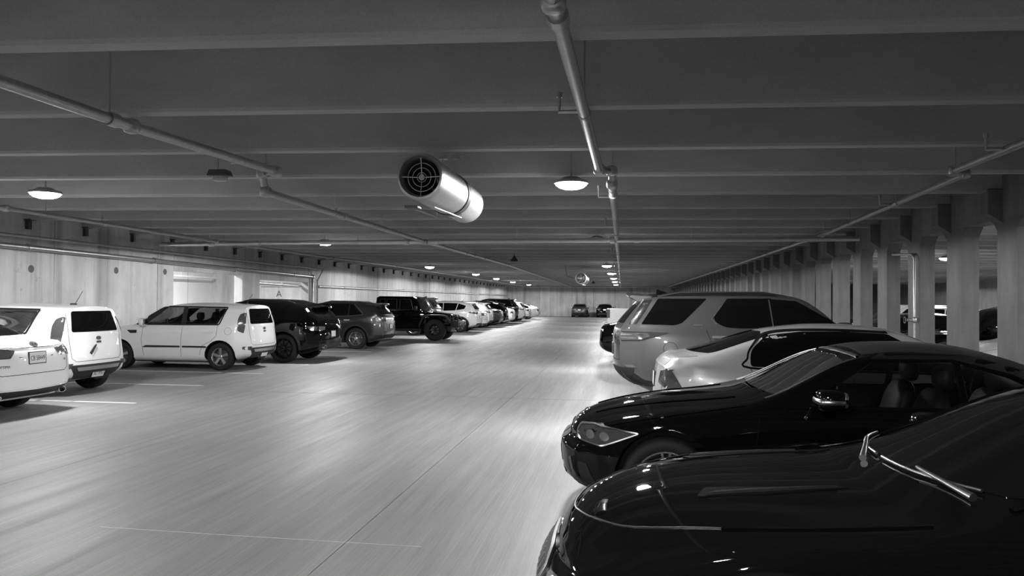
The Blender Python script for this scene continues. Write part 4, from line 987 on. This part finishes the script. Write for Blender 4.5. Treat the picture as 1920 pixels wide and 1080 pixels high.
for sd in (1, -1):
    ribbon(C, 'hood_edge', [(.30, sd*.70), (.7, sd*.80), (1.42, sd*.80)], .008, 'top', 'black_paint', .004, curve=True); ribbon(C, 'hood_crease', [(.30, sd*.30), (.8, sd*.40), (1.40, sd*.47)], .02, 'top', 'black_paint', .007)
    h = patch(C, 'headlight', rounded([(.19, .70), (.16, .655), (.20, .615), (.36, .60), (.62, .70), (.46, .715), (.30, .72)], .02), 'side', 'head_lens', .005, sides=(sd,), res=.05)[0]
    for s0, z0, r0 in ((.27, .655, .028), (.38, .66, .030)): patch(C, 'lamp_unit', [(s0+r0*1.2*math.cos(2*PI*k/12), z0+r0*math.sin(2*PI*k/12)) for k in range(12)], 'side', 'lamp_in', .011, sides=(sd,), parent=h)
    ribbon(C, 'lamp_rim', rounded([(.185, .705), (.155, .655), (.195, .61), (.36, .593), (.64, .705), (.46, .722), (.30, .727)], .02), .009, 'side', 'satin', .010, sides=(sd,), parent=h, closed=True, step=.03)
    patch(C, 'air_curtain', [(sd*y, z) for y, z in rounded([(.60, .46), (.64, .27), (.80, .27), (.78, .46)], .02)], 'front', 'plastic', .005)
    patch(C, 'curtain_blade', [(sd*y, z) for y, z in rounded([(.66, .485), (.72, .27), (.745, .27), (.70, .49)], .008)], 'front', 'dark_paint', .020)
    patch(C, 'kidney_grille', [(sd*y, z) for y, z in rounded([(.03, .66), (.05, .36), (.26, .36), (.30, .60), (.22, .67)], .04)], 'front', 'plastic', .006)
patch(C, 'air_intake', rounded([(-.45, .33), (-.40, .24), (.40, .24), (.45, .33)], .02), 'front', 'plastic', .005)
ribbon(C, 'side_crease', [(1.02, .66), (2.0, .70), (3.3, .74)], .012, 'side', 'black_paint', .004)
ribbon(C, 'fender_slit', [(1.36, .66), (1.37, .56)], .010, 'side', 'chrome', .006)
patch(C, 'sill_trim', rounded([(1.30, .20), (3.22, .20), (3.22, .27), (1.30, .27)], .01), 'side', 'plastic', .012)
mirrors(C, 1.98, 1.015, .87, 'black_paint', (.10, .135, .075), 'satin')
for sd in (1, -1): patch(C, 'tail_light', [(sd*y, z) for y, z in rounded([(.42, .82), (.44, .74), (.84, .74), (.84, .83)], .02)], 'rear', 'tail_lens', .005)
cockpit(C, 1.85, .90, 2.12); seats(C, [(2.55, 2)], 'seat', 'seat', zs=.36); seats(C, [(3.25, 2)], 'seat_pale', 'seat_pale', zs=.30)
p, n = on_body(C, 'front', 0, 1.25); MB().blob(p+Vector((-.10, 0, .0)), (.015, .11, .03), 3).build('inner_mirror', 'plastic', C.root, 60)
plate(C, 'rear', 0, .62, '')

# ---------------- silver saloon, tail to the aisle
P = sedan_spec(4.84, .923, 1.468, .33, .80, 3.69, 1.42, 1.0, .72, 2.22, 3.50, 4.52, 1.10, .95, 1.0, rim=.235, spokes=5, rimmat='rim_silver', rimstyle='mid', br=(.17, 3), ro=[.28, .18, .05, .0, .015, .03, .04, .04, .04], shy=.42, cry=.99)
C = car(P, 'silver_paint', (.38+4.84/2, 9.42, 0), R_IN, 'silver saloon with a smooth rear quarter parked between the convertible and the grey off-roader', 'car', 'saloon')
screens(C); front_dress(C, 0)
side_windows(C, [rounded([(1.68, .985), (2.78, 1.0), (2.78, 1.392), (2.40, 1.375)], .03), rounded([(2.83, 1.0), (3.60, 1.01), (3.62, 1.34), (3.3, 1.385), (2.83, 1.394)], [.02, .02, .03, .03, .02]), rounded([(3.64, 1.01), (3.84, 1.015), (3.83, 1.18), (3.66, 1.325)], [.01, .04, .10, .02])])
ribbon(C, 'window_trim', [(1.64, .972), (2.8, .985), (3.84, 1.0), (3.865, 1.10), (3.82, 1.21), (3.66, 1.345), (3.35, 1.40), (2.85, 1.408), (2.38, 1.39)], .018, 'side', 'gap', .008, curve=True)
patch(C, 'pillar_cover', [(2.76, .99), (2.85, .99), (2.85, 1.40), (2.76, 1.40)], 'side', 'glass_dark', .007); patch(C, 'pillar_cover', [(3.59, 1.0), (3.66, 1.0), (3.68, 1.32), (3.61, 1.35)], 'side', 'glass_dark', .007)
door_seams(C, [[(1.62, .95), (1.60, .6), (1.66, .28)], [(2.80, .97), (2.80, .28)], [(3.84, .99), (3.78, .85), (3.52, .76), (3.36, .5)]]); handle(C, 2.62, .86, 'silver_paint'); handle(C, 3.62, .89, 'silver_paint'); mirrors(C, 1.75, 1.03, .87, 'silver_paint')
for sd in (1, -1):
    t = patch(C, 'tail_light', [(sd*y, z) for y, z in rounded([(.54, .93), (.50, .80), (.80, .76), (.84, .96)], .02)], 'rear', 'tail_lens', .006)[0]
    patch(C, 'lamp_bar', [(sd*y, z) for y, z in [(.56, .83), (.80, .80), (.80, .83), (.56, .86)]], 'rear', 'tail_pale', .010, parent=t)
patch(C, 'tail_light', rounded([(4.735, .97), (4.66, .94), (4.55, .76), (4.735, .75)], .02), 'side', 'tail_lens', .006)
patch(C, 'lamp_bar', rounded([(4.725, .86), (4.65, .855), (4.62, .80), (4.725, .79)], .01), 'side', 'tail_pale', .012)
ribbon(C, 'trunk_seam', [(-.66, 1.02), (-.64, .64), (.64, .64), (.66, 1.02)], .007, 'rear', 'gap', .0015); plate(C, 'rear', 0, .80, '')
for sd in (1, -1): ribbon(C, 'trunk_seam', [(4.38, sd*.665), (4.74, sd*.60)], .006, 'top', 'gap', .0015)
ribbon(C, 'shoulder_crease', [(1.0, .80), (2.4, .84), (3.8, .88), (4.6, .90)], .010, 'side', 'silver_paint', .003)

# ---------------- grey off-roader with big glass
P = suv_spec(4.97, .99, 1.865, .385, .95, 3.87, 1.45, 1.22, 1.02, 2.30, .34, 1.80, 1.30, 1.36, rim=.265, spokes=5, rimmat='rim_silver', rimstyle='split', tw=.255, zb=[(0, .34), (.5, .30), (4.2, .32), (4.97, .46)], cr=.20, sh=.06,
    ro=[.40, .30, .14, .02, .0, .02, .05, .40, .40], Sr=1.4, br=(.17, 2.6), mid=[(0, .60), (4.97, .70)],
    rail=[(0, .60, .93), (.3, .76, 1.06), (1.33, .86, 1.18), (1.5, .85, 1.22), (2.30, .735, 1.755), (2.7, .72, 1.79), (4.0, .71, 1.785), (4.67, .70, 1.765), (4.97, .69, 1.75)])
C = car(P, 'grey_paint', (-.13+4.97/2, 12.42, 0), R_IN, 'large grey off-road wagon with dark glass, tail to the aisle, beside the silver saloon', 'car', 'wagon')
screens(C, rear=False); front_dress(C, 0); hw = P['hw']
side_windows(C, [rounded([(3.60, 1.755), (4.30, 1.75), (4.55, 1.375), (4.06, 1.365), (3.96, 1.40)], [.02, .02, .02, .05, .05]), rounded([(2.74, 1.76), (3.30, 1.757), (3.515, 1.47), (3.46, 1.40), (3.35, 1.345), (3.15, 1.33), (2.70, 1.34)], [.01, .02, .10, .06, .06, .05, .01]), rounded([(1.66, 1.33), (2.66, 1.335), (2.70, 1.755), (2.34, 1.73)], .03)])
ribbon(C, 'window_trim', [(3.315, 1.76), (3.535, 1.465), (3.47, 1.385)], .016, 'side', 'satin', .007); ribbon(C, 'pillar_trim', [(2.72, 1.75), (2.68, 1.36)], .018, 'side', 'satin', .006)
patch(C, 'pillar_cover', [(2.66, 1.32), (2.74, 1.32), (2.775, 1.765), (2.685, 1.765)], 'side', 'glass_dark', .0025)
patch(C, 'pillar_cover', rounded([(4.38, 1.74), (4.52, 1.72), (4.73, 1.37), (4.62, 1.37)], .02), 'side', 'dark_paint', .004)
door_seams(C, [[(1.62, 1.28), (1.58, .5)], [(2.70, 1.31), (2.70, .5)], [(3.62, 1.30), (3.52, 1.05), (3.40, .92)]])
handle(C, 2.52, 1.13, 'satin', .24); handle(C, 3.42, 1.20, 'satin', .24); mirrors(C, 1.75, 1.33, .95, 'grey_paint', (.11, .13, .11))
ribbon(C, 'fuel_flap_seam', [(4.13+.10*math.cos(a*PI/10), 1.02+.10*math.sin(a*PI/10)) for a in range(21)], .006, 'side', 'gap', .001, sides=(-1,))
patch(C, 'tail_light', rounded([(4.90, 1.27), (4.40, 1.265), (4.14, 1.255), (4.34, 1.19), (4.55, 1.13), (4.90, 1.12)], [.01, .01, .005, .02, .03, .01]), 'side', 'plastic', .006)
tl = patch(C, 'tail_light', rounded([(4.90, 1.25), (4.46, 1.245), (4.42, 1.20), (4.56, 1.145), (4.90, 1.135)], .01), 'side', 'tail_lens', .012)
for q in tl:
    for z in (1.17, 1.22): ribbon(C, 'lamp_bar', [(4.52, z), (4.90, z)], .010, 'side', 'chrome', .016, sides=(1 if q == tl[0] else -1,), parent=q)
for sd in (1, -1):
    t = patch(C, 'tail_light', [(sd*y, z) for y, z in rounded([(.60, 1.25), (.60, 1.14), (.86, 1.135), (.90, 1.25)], .01)], 'rear', 'tail_lens', .008)[0]
    for z in (1.165, 1.195, 1.225): ribbon(C, 'lamp_bar', [(sd*.61, z), (sd*.88, z)], .006, 'rear', 'chrome', .012, parent=t)
patch(C, 'rear_window', rounded([(-.80*hw, 1.385), (.80*hw, 1.385), (.645*hw, 1.70), (-.645*hw, 1.70)], .05), 'rear', 'glass_dark', .005)
ribbon(C, 'tailgate_seam', [(-.83*hw, 1.35), (-.80*hw, .84), (.80*hw, .84), (.83*hw, 1.35)], .008, 'rear', 'gap', .0015)
patch(C, 'bumper_trim', rounded([(-.88, .49), (.88, .49), (.92, .74), (-.92, .74)], .04), 'rear', 'plastic', .006)
patch(C, 'bumper_trim', rounded([(4.22, .46), (4.97, .50), (4.97, .73), (4.75, .72), (4.50, .56), (4.25, .54)], .03), 'side', 'plastic', .006)
patch(C, 'bumper_lamp', rounded([(4.66, .775), (4.80, .78), (4.74, .735), (4.60, .74)], .01), 'side', 'tail_pale', .010)
patch(C, 'roof_panel', rounded([(2.42, -.64), (4.45, -.64), (4.45, .64), (2.42, .64)], .06), 'top', 'glass_dark', .003)
cladding(C, .44, .06); spoiler(C, 'grey_paint', .66, .24, -.01, .03); roof_rails(C, 2.45, 4.3, 'plastic', .64); plate(C, 'rear', -.1, .98, '')
lettering(C, 'DISCOVERY', 'rear', 0, 1.31, .07, 'steel_dark', .005, 'model_name')
bd = patch(C, 'fender_badge', rounded([(3.66, 1.355), (3.80, 1.355), (3.80, 1.385), (3.66, 1.385)], .012), 'side', 'satin', .005)
p, n = on_body(C, 'top', 4.2, 0); MB().prism([(-.10, 0), (.10, 0), (-.07, .065), (-.09, .065)], -.02, .02).build('roof_fin', 'black_paint', C.root, bevel=.006).location = p
# ---------------- black off-road pickup, nose to the aisle
def offroader(loc, rz, label):
    e = empty('offroad_pickup', loc, rz); tag(e, label, 'car'); L = 5.54; X = lambda s: L/2-s
    def pr(name, poly, y0, y1, mat, par=None, bevel=.02, sm=40): return MB().prism([(X(s), z) for s, z in poly], y0, y1).build(name, mat, par or e, sm, bevel)
    hb = .79
    pr('body', [(1.40, .55), (1.40, 1.18), (1.62, 1.24), (3.55, 1.24), (3.62, .60), (3.4, .50), (1.6, .50)], -hb, hb, 'black_paint', None, .03)
    pr('hood', [(.42, 1.06), (.55, 1.13), (1.50, 1.20), (1.55, .75), (.42, .75)], -.60, .60, 'black_paint', None, .035)
    bulge = pr('hood_bulge', [(.62, 1.12), (.72, 1.155), (1.40, 1.215), (1.44, 1.17)], -.30, .30, 'black_paint', None, .02)
    g_ = pr('grille', [(.33, .66), (.36, 1.06), (.44, 1.08), (.44, .66)], -.62, .62, 'black_paint', None, .015)
    for k in range(7): MB().box(X(.335), X(.33)+.012, -.27+.09*k-.022, -.27+.09*k+.022, .74, 1.0).build('grille_slot', 'gap', g_)
    for sd in (1, -1):
        h = MB().lathe([(0, 0), (0, .105), (.02, .115), (.045, .10), (.05, .0)], 24, Matrix.Translation((X(.345), sd*.44, .90)) @ Matrix.Rotation(-PI/2, 4, 'Z')).build('headlight', 'head_lens', e, 40)
        MB().lathe([(0.03, .10), (0.03, .12), (.06, .12), (.06, .10)], 24, Matrix.Translation((X(.345), sd*.44, .90)) @ Matrix.Rotation(-PI/2, 4, 'Z'), True).build('lamp_ring', 'plastic', h, 40)
    # front bumper with hoop
    bp = pr('bumper', [(.0, .62), (.0, .82), (.12, .86), (.34, .86), (.34, .60), (.1, .56)], -.80, .80, 'plastic', None, .03)
    MB().tube([(X(.10), -.40, .84), (X(.26), -.34, 1.08), (X(.26), .34, 1.08), (X(.10), .40, .84)], .028, 10).build('bumper_hoop', 'plastic', bp, 50)
    for sd in (1, -1): MB().lathe([(0, 0), (0, .05), (.02, .05), (.02, 0)], 16, Matrix.Translation((X(.0), sd*.55, .72)) @ Matrix.Rotation(-PI/2, 4, 'Z')).build('fog_lamp', 'head_lens', bp, 40)
    # flat flared fenders
    for sd in (1, -1):
        for s0, nm in ((1.0, 'fender'), (4.49, 'fender')):
            out = [(s0-.72, .78), (s0-.50, 1.06), (s0-.30, 1.10), (s0+.32, 1.10), (s0+.52, 1.04), (s0+.70, .62)]; inn = [(s+(.05 if s < s0 else -.05), z-.055) for s, z in out]
            MB().prism([(X(s), z) for s, z in out+inn[::-1]], sd*.60, sd*.95).build(nm, 'plastic', e, 40, .012)
    pr('inner_fender', [(.45, .70), (.45, 1.04), (1.5, 1.10), (1.5, .60)], -.58, .58, 'plastic', None, 0, None)
    # cab: hard top with windows
    def cabsec(z): return hb-.02-(z-1.24)*.14
    m = MB(); prof = [(1.58, 1.23), (1.86, 1.78), (2.0, 1.85), (3.45, 1.86), (3.58, 1.80), (3.62, 1.23)]
    for sd in (1, -1): m.v += [(X(s), sd*cabsec(z), z) for s, z in prof]
    k = len(prof); m.f += [tuple(range(k)), tuple(range(2*k-1, k-1, -1))]+[(i, (i+1) % k, (i+1) % k+k, i+k) for i in range(k)]
    m.build('cab', 'black_paint', e, 30, .025)
    for sd in (1, -1):
        def win(pts, nm='side_window'):
            a = MB().add([(X(s), sd*(cabsec(z)+.004), z) for s, z in pts]+[(X(s), sd*(cabsec(z)-.02), z) for s, z in pts], [tuple(range(len(pts))), tuple(range(2*len(pts)-1, len(pts)-1, -1))]+[(i, (i+1) % len(pts), (i+1) % len(pts)+len(pts), i+len(pts)) for i in range(len(pts))]).build(nm, 'glass_dark', e)
            fr = MB()
            for i in range(len(pts)):
                p, q = pts[i], pts[(i+1) % len(pts)]; fr.tube([(X(p[0]), sd*(cabsec(p[1])+.004), p[1]), (X(q[0]), sd*(cabsec(q[1])+.004), q[1])], .014, 6)
            fr.build('window_frame', 'dark_paint', a, 50)
        win([(1.95, 1.30), (2.55, 1.30), (2.55, 1.74), (2.10, 1.74)]); win([(2.68, 1.30), (3.12, 1.30), (3.12, 1.74), (2.68, 1.74)]); win([(3.20, 1.30), (3.45, 1.30), (3.40, 1.74), (3.20, 1.74)])
        for s in (2.62, 1.66, 3.40): MB().box(X(s)-.005, X(s)+.005, sd*(hb-.01), sd*(hb+.003), .58, 1.22).build('door_seam', 'gap', e)
        for s in (2.40, 3.22): MB().box(X(s)-.09, X(s)+.09, sd*hb, sd*(hb+.035), 1.10, 1.135).build('door_handle', 'black_paint', e, bevel=.008)
        for s, z in ((1.72, 1.05), (1.72, .72), (2.70, 1.05), (2.70, .72)): MB().box(X(s)-.05, X(s)+.03, sd*(hb-.01), sd*(hb+.025), z-.02, z+.02).build('hinge', 'black_paint', e, bevel=.005)
        mm = MB().blob((X(1.80), sd*(hb+.17), 1.36), (.06, .12, .10), 4).build('mirror', 'plastic', e, 60); MB().tube([(X(1.82), sd*(hb-.03), 1.26), (X(1.80), sd*(hb+.12), 1.30)], .022, 8).build('mirror_arm', 'plastic', mm, 60)
        MB().box(X(3.75), X(1.6), sd*.66, sd*.82, .42, .50).build('side_step', 'plastic', e, bevel=.02)
    # windshield
    c0, c1 = Vector((X(1.60), 0, 1.27)), Vector((X(1.84), 0, 1.75)); nrm = Vector((.9, 0, .43)).normalized()*.006
    MB().add([tuple(c0+nrm+Vector((0, -.68, 0))), tuple(c0+nrm+Vector((0, .68, 0))), tuple(c1+nrm+Vector((0, .62, 0))), tuple(c1+nrm+Vector((0, -.62, 0)))], [(0, 1, 2, 3)]).build('windshield', 'glass_dark', e)
    # cargo bed
    m = MB().box(X(5.35), X(3.66), -.79, -.72, .60, 1.24).box(X(5.35), X(3.66), .72, .79, .60, 1.24).box(X(5.35), X(5.28), -.79, .79, .60, 1.24).box(X(3.72), X(3.66), -.79, .79, .60, 1.24).box(X(5.35), X(3.66), -.79, .79, .58, .68).build('cargo_bed', 'black_paint', e, bevel=.012)
    MB().box(X(5.54), X(5.34), -.80, .80, .52, .70).build('rear_bumper', 'plastic', e, bevel=.03)
    MB().box(X(5.3), X(.4), -.40, .40, .38, .60).build('chassis', 'plastic', e)
    MB().tube([(X(1.45), -.70, 1.10), (X(1.46), -.70, 1.75)], .006, 6).build('antenna', 'plastic', e)
    C = Car(); C.root = e; C.L = L
    wheels(C, dict(wr=.455, hw=.955, ws=(1.0, 4.49), tw=.31, rim=.235, spokes=8, rimmat='rim_black', rimstyle='mid', inset=.02))
    return e
offroader((-6.72-5.54/2, 32.45, 0), R_IN, 'black off-road pickup with big tyres and flat fenders, nose out, beside the dark crossover')

# ---------------- white compact crossover behind the off-road pickup
P = suv_spec(4.52, .92, 1.68, .36, .90, 3.59, 1.30, 1.09, .93, 2.10, .32, 1.60, 1.09, 1.20, rim=.235, spokes=5, rimmat='rim_silver', rimstyle='mid', ro=[.25, .14, .03, 0, .04, .06, .10, .40, .40], Sr=1.5)
C = car(P, 'white_paint', (-7.55-4.52/2, 41.3, 0), R_OUT, 'white compact crossover with dark cladding and silver five-spoke wheels behind the off-road pickup', 'car', 'crossover')
WX = C.root
screens(C, rear=False); front_dress(C, 0); cladding(C, .40, .07); side_windows(C, [rounded([(1.75, 1.13), (2.6, 1.14), (2.6, 1.56), (2.3, 1.555)], .03), rounded([(2.64, 1.14), (3.3, 1.17), (3.4, 1.55), (2.64, 1.565)], .03), rounded([(3.34, 1.175), (3.78, 1.25), (3.86, 1.42), (3.44, 1.545)], .04)])
door_seams(C, [[(1.7, 1.1), (1.66, .42)], [(2.62, 1.1), (2.62, .42)], [(3.4, 1.15), (3.3, .9), (3.12, .8)]]); handle(C, 2.45, .97, 'white_paint'); handle(C, 3.25, 1.0, 'white_paint'); mirrors(C, 1.8, 1.16, .87, 'white_paint')
tail_suv(C, rounded([(3.98, 1.10), (4.52, 1.10), (4.52, .97), (4.15, 1.0)], .02), rounded([(.52, 1.10), (.55, .98), (.83, .97), (.83, 1.11)], .02), zp=.80); spoiler(C, 'white_paint'); roof_rails(C, 2.3, 3.7, 'satin'); antenna(C, 3.5, 0, .2)

# ---------------- white pickup, tail to the aisle
def pickup(loc, rz, label):
    e = empty('pickup_truck', loc, rz); tag(e, label, 'car'); L = 5.9; X = lambda s: L/2-s
    def pr(name, poly, y0, y1, mat, bevel=.03, sm=40, par=None): return MB().prism([(X(s), z) for s, z in poly], y0, y1).build(name, mat, par or e, sm, bevel)
    pr('body', [(.02, .45), (0, .80), (.08, 1.08), (1.35, 1.20), (1.55, 1.24), (3.75, 1.24), (3.75, .42), (.3, .36)], -.98, .98, 'white_paint', .05)
    m = MB()
    for y in (-.98, .90): m.box(X(5.82), X(3.80), y, y+.08, .50, 1.36)
    m.box(X(3.86), X(3.80), -.98, .98, .5, 1.36).box(X(5.82), X(3.8), -.98, .98, .45, .75).build('cargo_bed', 'white_paint', e, bevel=.015)
    t = MB().box(X(5.86), X(5.80), -.80, .80, .66, 1.37).build('tailgate', 'white_paint', e, bevel=.012)
    MB().box(X(5.875), X(5.85), -.12, .12, 1.22, 1.28).build('handle', 'plastic', t, bevel=.006)
    for sd in (1, -1): MB().box(X(5.86), X(5.70), sd*.82, sd*.985, .90, 1.32).build('tail_light', 'tail_lens', e, bevel=.015)
    MB().box(X(5.96), X(5.78), -.96, .96, .46, .64).build('bumper', 'chrome', e, bevel=.03)
    def cs(z): return .93-(z-1.24)*.22
    prof = [(1.62, 1.22), (2.25, 1.80), (2.5, 1.88), (3.5, 1.88), (3.62, 1.82), (3.75, 1.22)]; m = MB()
    for sd in (1, -1): m.v += [(X(s), sd*cs(z), z) for s, z in prof]
    k = len(prof); m.f += [tuple(range(k)), tuple(range(2*k-1, k-1, -1))]+[(i, (i+1) % k, (i+1) % k+k, i+k) for i in range(k)]
    m.build('cab', 'white_paint', e, 30, .03)
    for sd in (1, -1):
        for pts in ([(2.0, 1.32), (2.75, 1.32), (2.75, 1.76), (2.4, 1.76)], [(2.82, 1.32), (3.55, 1.32), (3.48, 1.76), (2.82, 1.76)]):
            MB().add([(X(s), sd*(cs(z)+.004), z) for s, z in pts], [(0, 1, 2, 3)]).build('side_window', 'glass_dark', e)
        mm = MB().blob((X(2.0), sd*1.10, 1.42), (.07, .11, .14), 4).build('mirror', 'plastic', e, 60); MB().tube([(X(2.02), sd*.86, 1.36), (X(2.0), sd*1.04, 1.38)], .025, 8).build('mirror_arm', 'plastic', mm, 60)
    MB().add([(X(3.66)-.004, -.72, 1.36), (X(3.66)-.004, .72, 1.36), (X(3.60)-.010, .66, 1.76), (X(3.60)-.010, -.66, 1.76)], [(0, 1, 2, 3)]).build('rear_window', 'glass_dark', e)
    MB().add([(X(1.72)+.02, -.80, 1.30), (X(1.72)+.02, .80, 1.30), (X(2.2)+.02, .72, 1.76), (X(2.2)+.02, -.72, 1.76)], [(0, 1, 2, 3)]).build('windshield', 'glass_dark', e)
    for s in (1.0, 4.75):
        for sd in (1, -1): MB().lathe([(0, 0), (0, .44), (.03, .44), (.03, 0)], 32, Matrix.Translation((X(s), sd*.97-(.0 if sd > 0 else .03), .42))).build('wheel_well', 'gap', e)
    C = Car(); C.root = e; C.L = L
    wheels(C, dict(wr=.40, hw=1.04, ws=(1.0, 4.75), tw=.27, rim=.25, spokes=6, rimmat='rim_silver', rimstyle='mid', inset=.02))
    return e
pickup((-.75+5.9/2, 39.6, 0), R_IN, 'white pickup truck backed out towards the aisle beyond the grey off-roader')

# ---------------- further cars: repainted copies of the shapes above
def find(name, lab): return [o for o in bpy.data.objects if o.parent is None and o.name.startswith(name) and lab in o.get('label', '')][0]
SED = find('sedan', 'white sedan'); SAL = find('saloon', 'silver saloon'); EQX = find('crossover', 'dark metallic'); BLX = find('crossover', 'black crossover'); WAG = find('wagon', 'grey off-road'); SPT = find('saloon', 'black sports')
WORDS = ('model_name', 'trim_name', 'badge', 'badge_letters', 'plate_number', 'antenna')
PAINTS = [MATS[k] for k in ('black_paint', 'dark_paint', 'grey_paint', 'silver_paint', 'white_paint')]
PARTS = ('body', 'spoiler', 'mirror', 'door_handle')
def variant(src, paint, loc, rz, label, group=None):
    def rec(o, par):
        base = o.name.split('.')[0]
        if base in WORDS: return None
        c = o.copy(); COL.objects.link(c); c.parent = par
        if par is not None: c.matrix_parent_inverse = o.matrix_parent_inverse.copy()
        if base in PARTS and c.material_slots and c.material_slots[0].material in PAINTS:
            c.material_slots[0].link = 'OBJECT'; c.material_slots[0].material = MATS[paint]
        for ch in o.children: rec(ch, c)
        return c
    c = rec(src, None); c.location = loc; c.rotation_euler = (0, 0, rz)
    if 'group' in c: del c['group']
    tag(c, label, 'car', group); return c
V = variant
V(WAG, 'dark_paint', (-8.75-4.97/2, 36.9, 0), R_OUT, 'dark wagon with roof rails almost hidden between the off-road pickup and the white crossover')
V(SED, 'white_paint', (-7.75-4.85/2, 44.4, 0), R_OUT, 'white sedan parked between the white crossover and the silver wagon')
V(EQX, 'silver_paint', (-7.9-4.65/2, 47.3, 0), R_OUT, 'silver crossover parked just beyond the white sedan in the long left row')
V(SAL, 'dark_paint', (-7.7-4.84/2, 50.2, 0), R_OUT, 'dark saloon parked between the silver crossover and the white saloon')
V(BLX, 'black_paint', (-7.8-4.86/2, 53.1, 0), R_OUT, 'black crossover parked behind the dark saloon in the long left row')
V(SAL, 'white_paint', (-7.7-4.84/2, 56.0, 0), R_OUT, 'white saloon parked in front of the tall black wagon of the left row')
V(WAG, 'black_paint', (-7.9-4.97/2, 59.4, 0), R_OUT, 'tall black wagon parked between two white cars deep in the left row')
V(WX, 'white_paint', (-7.75-4.52/2, 62.6, 0), R_OUT, 'white crossover parked just beyond the tall black wagon')
V(SED, 'silver_paint', (-7.7-4.85/2, 66.2, 0), R_OUT, 'silver sedan near the far end of the left row')
V(SAL, 'silver_paint', (-7.6-4.84/2, 72.6, 0), R_OUT, 'pale saloon, last car of the left row before the far wall')
V(SAL, 'dark_paint', (-4.45, 85.2, 0), PI/2, 'dark grey saloon parked nose in against the middle of the far wall')
V(SED, 'black_paint', (-1.75, 85.2, 0), PI/2, 'black sedan parked nose in against the far wall beside the white pickup')
V(SPT, 'black_paint', (-.62+4.83/2, 22.6, 0), R_IN, 'black car with its tail just showing past the grey off-roader')
V(SED, 'white_paint', (8.75, 16.9, 0), R_OUT, 'white sedan behind the pillar wall, next to the wall opening by the standpipe', 'cars in the neighbouring bay')
V(EQX, 'black_paint', (8.85, 20.0, 0), R_OUT, 'black crossover behind the pillar wall beside the white sedan there', 'cars in the neighbouring bay')
V(SAL, 'dark_paint', (8.75, 23.0, 0), R_IN, 'dark saloon behind the pillar wall beyond the black crossover there', 'cars in the neighbouring bay')
V(WX, 'white_paint', (8.75, 26.2, 0), R_OUT, 'white crossover behind the pillar wall beyond the dark saloon there', 'cars in the neighbouring bay')
V(SED, 'silver_paint', (19.5, 30.5, 0), R_IN, 'silver sedan parked on the far side of the neighbouring bay', 'cars in the neighbouring bay')
V(BLX, 'dark_paint', (19.5, 34.0, 0), R_IN, 'dark crossover parked on the far side of the neighbouring bay', 'cars in the neighbouring bay')
